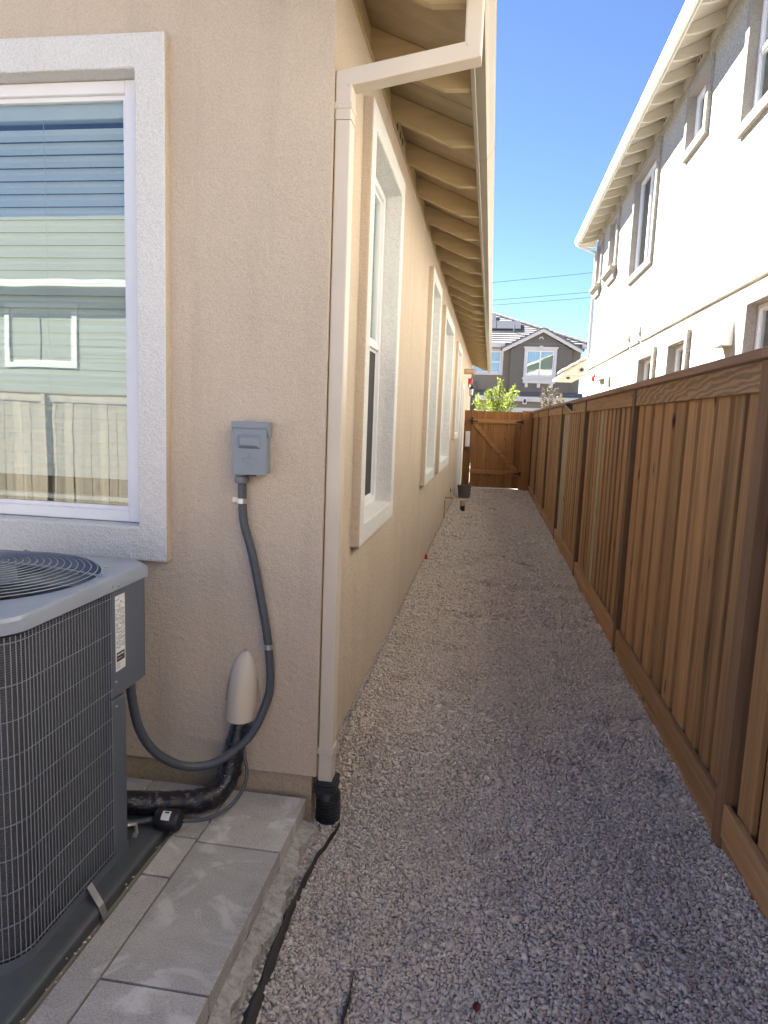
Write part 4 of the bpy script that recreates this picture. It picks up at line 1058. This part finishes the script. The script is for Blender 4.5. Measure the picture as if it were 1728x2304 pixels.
MB().box(WX-.001, 12, -4.1, -4.0, -.3, 6.3).build('near_wall', 'wh_stucco', wh_)
for k, q in ww.items():
    def csill(w, q=q):
        s_ = RS.mb(); a, b = -q[1]-.06, -q[0]+.06
        prof = [(0, -.22), (.05, -.22), (.07, -.16), (.07, -.12), (.13, -.06), (.15, -.05), (.15, 0.02), (0, 0.02)]
        n = len(prof); vs = [(u, q[2]+p[1], p[0]) for u in (a, b) for p in prof]
        # taper the lower part inward
        vs = [((u+(.10 if i < n else -.10)*max(0, (-.05-(v-q[2]))/.17)), v, w_) for i, (u, v, w_) in enumerate(vs)]
        s_.add(vs, [tuple(range(n)), tuple(range(2*n-1, n-1, -1))]+[(i, n+i, n+(i+1) % n, (i+1) % n) for i in range(n)])
        s_.build('corbel_sill', 'wh_band', w, bevel=.004)
    window(wh_, RS, *yy(*q), 0.115, prot=.05, rec=.055, trim='wh_band', side_mat='wh_stucco', fw=.05, layout={'A': 'hung', 'B': 'fixed', 'C': 'slider', 'D': 'hung', 'E': 'hung', 'L1': 'fixed', 'L2': 'fixed', 'L3': 'slider'}[k],
           pane='glass_far', behind='curtain', bev=.008, sill=csill if k in 'DE' else None)
# belly band
m = RS.mb(); m.box(-WEND, 4, 3.075, 3.445, 0.001, .022); m.build('belly_band', 'wh_stucco', wh_, bevel=.012, seg=3)
for a, b in ((-4, 12.30), (12.42, 13.20), (13.32, WEND)):
    m = RS.mb(); m.prism([(3.055, .001), (3.055, .03), (3.07, .05), (3.10, .05), (3.12, .0225)], 'x', -b, -a) if False else None
    vs = []; P = [(3.045, .001), (3.052, .026), (3.07, .038), (3.10, .036), (3.122, .0235), (3.122, .001)]
    for u in (-b, -a): vs += [(u, p[0], p[1]) for p in P]
    n = len(P); m = RS.mb(); m.add(vs, [tuple(range(n)), tuple(range(2*n-1, n-1, -1))]+[(i, n+i, n+(i+1) % n, (i+1) % n) for i in range(n)])
    m.build('band_moulding', 'wh_stucco', wh_)
# eave
def deckR(x): return 6.452+0.42*(x-WX)
m = MB(); m.prism([(1.93, deckR(1.93)), (1.93, deckR(1.93)+.08), (7.2, deckR(7.2)+.08), (7.2, deckR(7.2))], 'y', -4.4, WEND+.42); m.prism([(12.47, deckR(1.93)), (12.47, deckR(1.93)+.08), (7.2, deckR(7.2)+.08), (7.2, deckR(7.2))], 'y', -4.4, WEND+.42); m.build('roof', 'tile', wh_)
m = MB(); m.prism([(1.955, deckR(1.955)-.014), (1.955, deckR(1.955)-.001), (2.6, deckR(2.6)-.001), (2.6, deckR(2.6)-.014)], 'y', 4, WEND+.41); m.build('soffit', 'wh_trim', wh_)
m = MB(); pr2 = [(WX+.04, 6.277), (2.095, 6.170), (1.973, 6.162), (1.973, deckR(1.973)-.016), (WX+.04, deckR(WX+.04)-.016)]
y0_ = 5.5; m.prism(pr2, 'y', y0_-.021, y0_+.021); r0 = m.build('rafter', 'wh_trim', wh_, bevel=.004)
RY2 = [y0_+.6*k for k in range(1, 23)]
for y in RY2: inst(r0, wh_, (0, y-y0_, 0))
for k, y in enumerate([y0_]+RY2[:-1]):
    m = MB(); m.box(WX-.002, WX+.02, y+.03, y+.57, 6.29, 6.435); o = m.build('frieze_block', 'wh_trim', wh_)
    if k % 3 == 1:
        for t in (.2, .32, .44):
            m = MB(); m.lathe([(.026, 0), (.026, .003)], (WX-.005, y+t, 6.365), 14, 'x'); m.build('vent_hole_shade', 'dark', o)  # solid dark discs; shade of the holes put into the colour
m = MB(); m.box(1.949, 1.971, 4, WEND+.42, 6.15, deckR(1.96)+.02); m.build('fascia', 'wh_trim', wh_)
PG = [(1.948, 6.175), (1.90, 6.175), (1.895, 6.20), (1.87, 6.235), (1.858, 6.255), (1.857, 6.30), (1.866, 6.312), (1.875, 6.305), (1.866, 6.29), (1.866, 6.262), (1.90, 6.21), (1.948, 6.185)]
for a, b in ((4, 10.3), (10.304, WEND+.42)):
    m = MB(); m.prism(PG, 'y', a, b); m.build('gutter', 'wh_gutter', wh_)
m = MB(); m.box(1.97, WX, WEND+.385, WEND+.42, 6.15, deckR(1.97)+.05); m.prism([(1.97, 6.16), (1.97, deckR(1.97)+.06), (4, deckR(4)+.06), (4, deckR(4)-.13)], 'y', WEND+.386, WEND+.421); m.build('barge_board', 'wh_trim', wh_)
dsp = thing('corner_downspout', (2.38, WEND+.05, 3), 'white downspout with elbow at the far corner of the cream house', 'downspout')
m = ribbon([(1.92, 6.17), (1.92, 6.10), (2.365, 5.93), (2.365, 3.35)], .06, WEND+.02, WEND+.09); m.build('pipe', 'wh_gutter', dsp, bevel=.004)
# hood vents
def hood_vent(y, z0, z1, w_, p_, lab, grp=None):
    t = thing('hood_vent', (WX, y, z0), lab, 'wall vent', grp)
    m = MB(); m.add([(WX, y, z1), (WX, y+w_, z1), (WX-p_, y, z0), (WX-p_, y+w_, z0), (WX, y, z0), (WX, y+w_, z0)], [(0, 1, 3, 2), (0, 2, 4), (1, 5, 3)]); o = m.build('hood', 'wh_gutter', t); o.modifiers.new('s', 'SOLIDIFY').thickness = .004
    MB().box(WX-.012, WX+.01, y+.01, y+w_-.01, z0+.01, z0+.05).build('flap', 'wh_trim', t)
hood_vent(7.71, 2.50, 2.775, .30, .12, 'large white triangular hood vent on the cream wall above the fence')
hood_vent(12.30, 3.20, 3.40, .15, .09, 'nearer of two small white hood vents on the belly band')
hood_vent(13.22, 3.20, 3.40, .15, .09, 'farther of two small white hood vents on the belly band')
a2 = thing('fire_bell', (WX, 17.1, 2.75), 'red alarm bell with white pipe on the cream house wall', 'alarm bell')
m = MB(); m.lathe([(.0, -.12), (.06, -.11), (.10, -.08), (.10, -.05), (.05, -.05), (.05, 0)], (WX, 17.1, 2.76), 18, 'x'); m.build('gong', 'red', a2, smooth=True)
p2 = thing('wall_pipe', (WX, 15.6, 2.6), 'white bent pipe outlet beside the red alarm bell', 'pipe')
m = MB(); m.tube([(WX, 16.6, 2.70), (WX-.07, 16.55, 2.71), (WX-.08, 16.3, 2.71), (WX-.07, 15.4, 2.70), (WX-.05, 15.2, 2.66), (WX-.05, 15.15, 2.45)], .05, 10); m.build('pipe', 'wh_gutter', p2, smooth=True)
m = MB(); m.tube([(WX, 15.6, 2.66), (WX-.06, 15.6, 2.66)], .03, 8); m.build('bracket', 'wh_trim', p2)
# low tiled porch roof behind the corner
pr = thing('porch_roof', (2.1, 19.4, 3), 'low porch roof with tan barrel tiles at the far corner of the cream house', 'porch roof')
PS = 0.60
def pz(x): return 3.42-PS*(2.40-x)
m = MB(); m.prism([(1.83, 2.955), (1.83, pz(1.83)-.06), (2.42, pz(2.42)-.06), (2.42, 2.955)], 'y', WEND+.62, 22.5); m.build('fascia', 'wh_trim', pr)
for j in range(6):
    for i in range(3):
        xa, xb = 1.77+.225*i, 1.77+.225*(i+1)+.03
        yc = WEND+.60+.22*j; vs = []; n = 8
        for (x, dz, rr_) in ((xa, .02, .105), (xb, .0, .085)):
            for k in range(n+1):
                a = math.pi*k/n; vs.append((x, yc+rr_*math.cos(a), pz(x)-.05+dz+rr_*.75*math.sin(a)))
        m = MB(); m.add(vs, [(k, k+1, n+2+k, n+1+k) for k in range(n)]); o = m.build('roof_tile', 'tile', pr, smooth=True); o.modifiers.new('s', 'SOLIDIFY').thickness = .014
cm = thing('security_camera', (1.98, WEND+.58, 2.93), 'small black camera hanging under the porch roof', 'camera')
m = MB(); m.tube([(1.99, WEND+.70, 2.965), (1.99, WEND+.70, 2.91)], .012, 8); m.build('mount', 'white', cm)
m = MB(); m.lathe([(.0, -.06), (.028, -.055), (.03, .03), (.0, .035)], (1.98, WEND+.70, 2.88), 12, 'x'); m.build('body', 'black', cm, smooth=True)
sk = thing('eave_spotlight', (2.30, WEND+.55, 3.12), 'black spotlight on the side of the porch roof', 'light')
m = MB(); m.lathe([(.0, -.05), (.045, -.04), (.05, .0), (.03, .03)], (2.30, WEND+.61, 3.10), 14, 'y'); m.build('head', 'black', sk, smooth=True)

# ------------------------------------------------------------------ grey house across the street
FY = 40.0
gh = thing('grey_house', (1.5, FY, 0), 'grey two-storey house with gable and dark tile roof across the street', 'house')
GF = Frame((0, FY, 0), (1, 0, 0), (0, -1, 0))
bw = (1.64, 3.40, 4.16, 5.82)
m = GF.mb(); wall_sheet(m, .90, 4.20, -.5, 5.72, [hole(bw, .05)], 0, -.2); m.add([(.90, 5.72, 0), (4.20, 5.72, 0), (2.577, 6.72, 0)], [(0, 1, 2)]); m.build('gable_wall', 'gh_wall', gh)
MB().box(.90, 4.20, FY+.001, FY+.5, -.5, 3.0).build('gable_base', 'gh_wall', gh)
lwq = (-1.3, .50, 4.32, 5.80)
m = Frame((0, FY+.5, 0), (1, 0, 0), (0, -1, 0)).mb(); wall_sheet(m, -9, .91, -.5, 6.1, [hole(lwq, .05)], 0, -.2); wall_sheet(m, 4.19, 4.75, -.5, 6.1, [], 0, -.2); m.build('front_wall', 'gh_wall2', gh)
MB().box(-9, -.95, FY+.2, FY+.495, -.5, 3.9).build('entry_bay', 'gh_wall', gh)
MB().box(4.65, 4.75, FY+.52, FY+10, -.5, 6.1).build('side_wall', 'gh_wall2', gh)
MB().box(.89, .905, FY+.002, FY+.5, 3, 5.7).build('gable_return', 'gh_wall', gh); MB().box(4.19, 4.205, FY+.002, FY+.5, 3, 5.7).build('gable_return', 'gh_wall', gh)
MB().box(-8, 4.4, FY+1.2, FY+9, 0, 5.8).build('interior', 'room', gh)
def gsill(w):
    s_ = GF.mb(); s_.box(1.58, 3.46, 4.10, 4.20, -.02, .14); s_.box(1.64, 3.40, 3.89, 4.098, 0.001, .09)
    s_.box(1.75, 1.92, 3.66, 3.888, 0.001, .12); s_.box(3.12, 3.29, 3.66, 3.888, 0.001, .12); s_.box(2.42, 2.60, 3.66, 3.888, .001, .12)
    s_.box(1.58, 3.46, 5.80, 5.88, -.01, .13); s_.box(2.42, 2.62, 5.70, 5.94, .08, .16)
    s_.build('sill', 'gh_trim', w, bevel=.01)
window(gh, GF, *bw, .13, prot=.07, rec=.06, trim='gh_trim', side_mat='gh_trim', layout='slider', fw=.05, pane='glass', behind='curtain', sill=gsill, bev=.01)
window(gh, Frame((0, FY+.5, 0), (1, 0, 0), (0, -1, 0)), *lwq, .13, prot=.07, rec=.06, trim='gh_trim', side_mat='gh_trim', layout='hung', fw=.05, pane='glass', behind='curtain', bev=.01)
# gable roof with bargeboards
def gz_(x): return 6.80-.52*abs(x-2.577)
for sgn in (-1, 1):
    xe = 2.577+sgn*2.16
    m = MB(); m.prism([(2.577, 6.80-.16), (2.577, 6.80+.03), (xe, gz_(xe)+.03), (xe, gz_(xe)-.16)], 'y', FY-.36, FY-.30); m.build('barge_board', 'gh_trim', gh)
    nst = 9
    for i in range(nst):
        ta, tb_ = i/nst, (i+1)/nst+.012
        xa, xb = 2.577+sgn*2.22*ta, 2.577+sgn*2.22*tb_
        m = MB(); m.prism([(xa, gz_(xa)+.03), (xa, gz_(xa)+.09), (xb, gz_(xb)+.155), (xb, gz_(xb)+.045)], 'y', FY-.42, FY+5.2); m.build('tile_course', 'gh_tile', gh)
# main hip roof: courses on the front slope
EZ, EY, EX, PK = 6.02, FY-.02, 5.05, 0.44
MB().box(-9, .55, EY-.07, EY-.02, EZ-.22, EZ+.03).build('fascia', 'gh_trim', gh); MB().box(4.72, EX+.02, EY-.07, EY-.02, EZ-.22, EZ+.03).build('fascia', 'gh_trim', gh)
MB().box(-9, EX, EY-.02, FY+.6, EZ-.14, EZ-.1).build('soffit', 'gh_wall2', gh)
nc = 17
for i in range(nc):
    ya, yb = EY+.36*i, EY+.36*(i+1)+.02; za, zb2 = EZ+PK*(ya-EY), EZ+PK*(yb-EY)
    xa, xb = EX-(ya-EY), EX-(yb-EY)
    m = MB(); m.add([(-9, ya, za+.06), (xa, ya, za+.06), (xb, yb, zb2+.005), (-9, yb, zb2+.005), (-9, ya, za-.02), (xa, ya, za-.02)], [(0, 1, 2, 3), (4, 5, 1, 0)])
    m.build('tile_course', 'gh_tile2' if 8 < i < 15 and i % 2 else 'gh_tile', gh)
    # right-hand hip slope
    m = MB(); m.add([(xa, ya, za+.06), (xa, FY+12, za+.06), (xb, FY+12, zb2+.005), (xb, yb, zb2+.005)], [(0, 1, 2, 3)]); m.build('tile_course', 'gh_tile', gh)
for i in range(17):
    d = .36*i+.1
    m = MB(); m.tube([(EX-d+.03, EY+d, EZ+PK*d+.08), (EX-d-.36, EY+d+.36, EZ+PK*(d+.36)+.09)], [.10, .075], 8); m.build('ridge_tile', 'gh_tile', gh)
# skirt roof and garage bands
for i in range(2):
    m = MB(); m.prism([(FY-.52+.24*i, 3.13+.12*i), (FY-.52+.24*i, 3.17+.12*i), (FY-.26+.24*i, 3.28+.12*i), (FY-.26+.24*i, 3.22+.12*i)], 'x', -.95, 4.9); m.build('tile_course', 'gh_tile', gh)
MB().box(-.95, 4.9, FY-.55, FY+.1, 2.86, 3.12).build('garage_fascia', 'gh_trim', gh)
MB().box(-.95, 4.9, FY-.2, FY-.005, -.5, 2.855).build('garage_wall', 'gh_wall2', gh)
MB().box(-.6, 4.6, FY-.26, FY-.201, 2.20, 2.52).build('garage_trim', 'gh_trim', gh)
MB().box(-.4, 4.4, FY-.23, FY-.202, -.4, 2.19).build('garage_door', 'gh_trim', gh)
m = GF.mb(); pts = [(2.50+.13*math.cos(a), 6.30+.13*math.sin(a)) for a in [math.pi*k/8 for k in range(9)]]+[(2.50+.07*math.cos(a), 6.30+.07*math.sin(a)) for a in [math.pi*k/8 for k in range(8, -1, -1)]]
n = len(pts); m.add([(p[0], p[1], .001) for p in pts]+[(p[0], p[1], .08) for p in pts], [(i, (i+1) % n, n+(i+1) % n, n+i) for i in range(n)]+[(n+i, n+i+1, n+n-2-i, n+n-1-i) for i in range(8)]); m.build('arched_vent', 'gh_trim', gh)
wl = thing('garage_lamp', (1.79, FY-.6, 2.9), 'small black wall lamp on a white plate over the garage', 'lamp')
MB().box(1.68, 1.90, FY-.59, FY-.551, 2.72, 3.03).build('plate', 'white', wl); MB().box(1.73, 1.85, FY-.70, FY-.591, 2.77, 2.98).build('shade', 'black', wl, bevel=.01)
def roofp(x, d, h=.12): return (x, EY+d*.916-h*.4, EZ+PK*d*.916+h*.916+.05)
for (x0, x1, d0, d1, lab) in ((-.9, .52-.55, 3.9, 5.35, 'upper pale solar panel on the grey house roof'), (-.9, .0, 2.35, 3.86, 'lower left pale solar panel on the grey house roof'), (.03, 1.42, 2.35, 3.86, 'lower right pale solar panel on the grey house roof')):
    t = gh
    m = MB(); a, b, c, d = roofp(x0, d0), roofp(x1, d0), roofp(x1, d1), roofp(x0, d1); lo = Vector((0, .02, -.05))
    m.add([a, b, c, d]+[tuple(Vector(v)+lo) for v in (a, b, c, d)], [(0, 1, 2, 3), (7, 6, 5, 4), (0, 4, 5, 1), (1, 5, 6, 2), (2, 6, 7, 3), (3, 7, 4, 0)]); o = m.build('solar_panel', 'solar', t); o['label'] = lab
vt = thing('roof_vent', (1.1, FY+2, 7), 'thin grey vent pipe on the tile roof below the solar panels', 'vent pipe')
q_ = roofp(1.05, 2.05, 0); m = MB(); m.tube([q_, (q_[0], q_[1], q_[2]+.42)], .035, 8); m.build('pipe', 'gh_tile', vt)

# ------------------------------------------------------------------ trees
def leafy(name, c, base_z, tips, mat, lab, cat, nleaf, ls, seed, spread, trunk_r=.035):
    r_ = random.Random(seed); t = thing(name, (c[0], c[1], base_z), lab, cat)
    m = MB(); m.tube([(c[0], c[1], base_z-.1), (c[0]+.02, c[1], base_z+.9), (c[0], c[1], base_z+1.4)], [trunk_r, trunk_r*.8, trunk_r*.6], 8); 
    paths = []
    for tp in tips:
        s0 = Vector((c[0], c[1], base_z+r_.uniform(.8, 1.4))); e = Vector(tp); mid = s0.lerp(e, .5)+Vector((r_.uniform(-.08, .08), r_.uniform(-.1, .1), r_.uniform(-.1, .02)))
        p = spline([s0, mid, e], 6); paths.append(p); m.tube(p, [trunk_r*.5*(1-.8*i/(len(p)-1)) for i in range(len(p))], 6)
    m.build('trunk', 'bark', t, smooth=True)
    L = MB()
    for k in range(nleaf):
        p = r_.choice(paths); u = r_.random()**.7*(len(p)-1); i = min(int(u), len(p)-2); q = p[i].lerp(p[i+1], u-i)
        w_ = spread*(1.15-.75*u/(len(p)-1))
        q = q+Vector((r_.gauss(0, w_), r_.gauss(0, w_), r_.gauss(0, w_*.8)))
        d = Vector((r_.gauss(0, 1), r_.gauss(0, 1), r_.gauss(.5, .8))).normalized(); s_ = Vector((r_.gauss(0, 1), r_.gauss(0, 1), r_.gauss(0, 1))).cross(d).normalized()
        l_ = ls*r_.uniform(.6, 1.25); wd = l_*.42; nrm = d.cross(s_)*l_*.12
        L.add([tuple(q), tuple(q+d*l_*.5+s_*wd*.5+nrm), tuple(q+d*l_), tuple(q+d*l_*.5-s_*wd*.5+nrm)], [(0, 1, 2), (0, 2, 3)])
    L.build('crown', mat, t, recalc=False)
    return t
tp = []
r_ = random.Random(4)
for (x, z) in ((.22, 3.02), (.24, 2.85), (.10, 2.78), (.36, 2.72), (.74, 2.86), (.62, 2.72), (.84, 2.74), (.50, 2.60), (-.12, 2.72), (-.20, 2.58), (-.02, 2.5), (-.50, 2.50), (-.58, 2.36), (-.36, 2.32), (.2, 2.4), (.45, 2.35), (.65, 2.4), (.05, 2.25)):
    tp.append((x*1.02, 25.0+r_.uniform(-.3, .3), 1.62+(z-1.62)*25/24))
leafy('young_tree', (.22, 25.0), -.2, tp, 'leaf', 'bright green young tree with upright branches behind the gate', 'tree', 4600, .10, 8, .085)
tp = [(2.03, 26, 3.05), (1.83, 26.1, 2.88), (2.25, 25.9, 2.92), (2.45, 26, 2.72), (1.78, 26, 2.62), (2.1, 25.8, 2.7), (2.35, 26.1, 2.55), (1.9, 25.9, 2.5), (2.55, 26, 2.55)]
leafy('sparse_shrub', (2.1, 26), -.2, tp, 'leaf_brown', 'sparse brownish shrub behind the right end of the gate', 'shrub', 2300, .08, 12, .075)

# ------------------------------------------------------------------ power lines, hill, street
for i, (a, b, lab) in enumerate((((-.64, 16.97), (9.94, 18.09), 'highest of the three power lines crossing the sky'), ((-.53, 15.07), (9.72, 16.04), 'middle of the three power lines crossing the sky'), ((-.5, 14.54), (9.77, 15.47), 'lowest of the three power lines crossing the sky'))):
    k = (b[1]-a[1])/(b[0]-a[0]); m = MB()
    m.tube([(x, 80, a[1]+k*(x-a[0])+.0006*(x-5)**2) for x in range(-70, 71, 7)], .022, 6)
    o = m.build('power_line', 'black_iron'); tag(o, lab, 'power line', 'power lines in the sky')
hm = MB(); n = 60
for j, (y, s_) in enumerate(((120, 0), (150, .75), (190, 1.0), (260, .8))):
    hm.v += [(-260+520*i/n, y, -1+s_*(11+3*math.sin(i*.35)+1.6*math.sin(i*.9+1))) for i in range(n+1)]
hm.f = [(j*(n+1)+i, j*(n+1)+i+1, (j+1)*(n+1)+i+1, (j+1)*(n+1)+i) for j in range(3) for i in range(n)]
hm.build('hill', 'hill', kind='structure', smooth=True)
MB().quad((-80, 29, -.31), (80, 29, -.31), (80, 37, -.31), (-80, 37, -.31)).build('street', 'asphalt', kind='structure')
MB().box(-80, 80, 27.3, 28.9, -.33, -.18).build('sidewalk', 'concrete', kind='structure')
MB().quad((-22, -5.7, -.31), (9, -5.7, -.31), (9, -2.5, -.31), (-22, -2.5, -.31)).build('bounce_patio', 'concrete', kind='structure')  # unseen paving, sized and toned to bounce sunlight into the shade

# ------------------------------------------------------------------ behind the camera: seen mirrored in the front window
rf = thing('back_fence', (-7, -5.8, 0), 'sunlit pale board fence mirrored in the blind-covered window', 'fence')
bw_ = None
for k in range(95):
    x = -15.5+.172*k
    if bw_ is None:
        m = MB(); m.box(-.083, .083, -.01, .01, -.3, 1.72); bw_ = m.build('board', 'pale_fence', None, bevel=.0); bw_.parent = rf; bw_.location = (x+7, 0, 0)
    else:
        c = bw_.copy(); COL.objects.link(c); c.parent = rf; c.location = (x+7, rnd.uniform(-.012, .012), rnd.uniform(-.01, .01))
MB().box(-15.6, 1.1, -5.79, -5.765, 1.70, 1.845).build('top_rail', 'pale_fence', rf); MB().box(-15.6, 1.1, -5.86, -5.74, 1.847, 1.885).build('cap', 'pale_fence', rf)
for k in range(7): MB().box(-15.4+2.44*k, -15.31+2.44*k, -5.785, -5.70, -.3, 1.84).build('post', 'pale_fence', rf)
sg = thing('sage_house', (-12, -7.4, 0), 'sage green lap siding house mirrored in the blind-covered window', 'house')
SGY = -7.4
SF = Frame((0, SGY, 0), (-1, 0, 0), (0, 1, 0))
nsd = 24; sd = None
for k in range(nsd):
    z0 = .4+.152*k
    for (xa, xb) in ((-22, -10.02), (-8.38, -7.0)) if 2.32 < z0 < 3.55 else ((-22, -7.0),):
        m = MB(); m.prism([(SGY, z0), (SGY+.013, z0), (SGY+.005, z0+.155), (SGY, z0+.155)], 'x', xa, xb); m.build('siding_plank', 'sage', sg)
MB().box(-22, -7.0, SGY-6, SGY-.001, -.3, 4.05).build('wall', 'sage', sg)
MB().box(-7.06, -6.9, SGY-.05, SGY+.04, .3, 4.0).build('corner_board', 'sage_trim', sg)
window(sg, SF, 8.40, 10.0, 2.40, 3.68, .10, prot=.05, rec=.0, trim='sage_trim', side_mat='sage_trim', frame='sage_trim', layout='slider', pane='glass_far', behind='blind', bev=0)
MB().box(-22, -6.75, SGY+.42, SGY+.55, 3.93, 4.06).build('gutter', 'sage_trim', sg)
MB().box(-22, -6.8, SGY-.01, SGY+.42, 4.0, 4.03).build('soffit', 'sage', sg)
for k in range(18):
    ya = SGY+.46-.30*k; z0 = 4.06+.15*k
    m = MB(); m.add([(-22.3, ya, z0+.02), (-6.7, ya, z0+.02), (-6.7, ya-.31, z0+.157), (-22.3, ya-.31, z0+.157), (-22.3, ya, z0-.02), (-6.7, ya, z0-.02)], [(0, 1, 2, 3), (4, 5, 1, 0)]); m.build('shingle_course', 'shingle', sg)
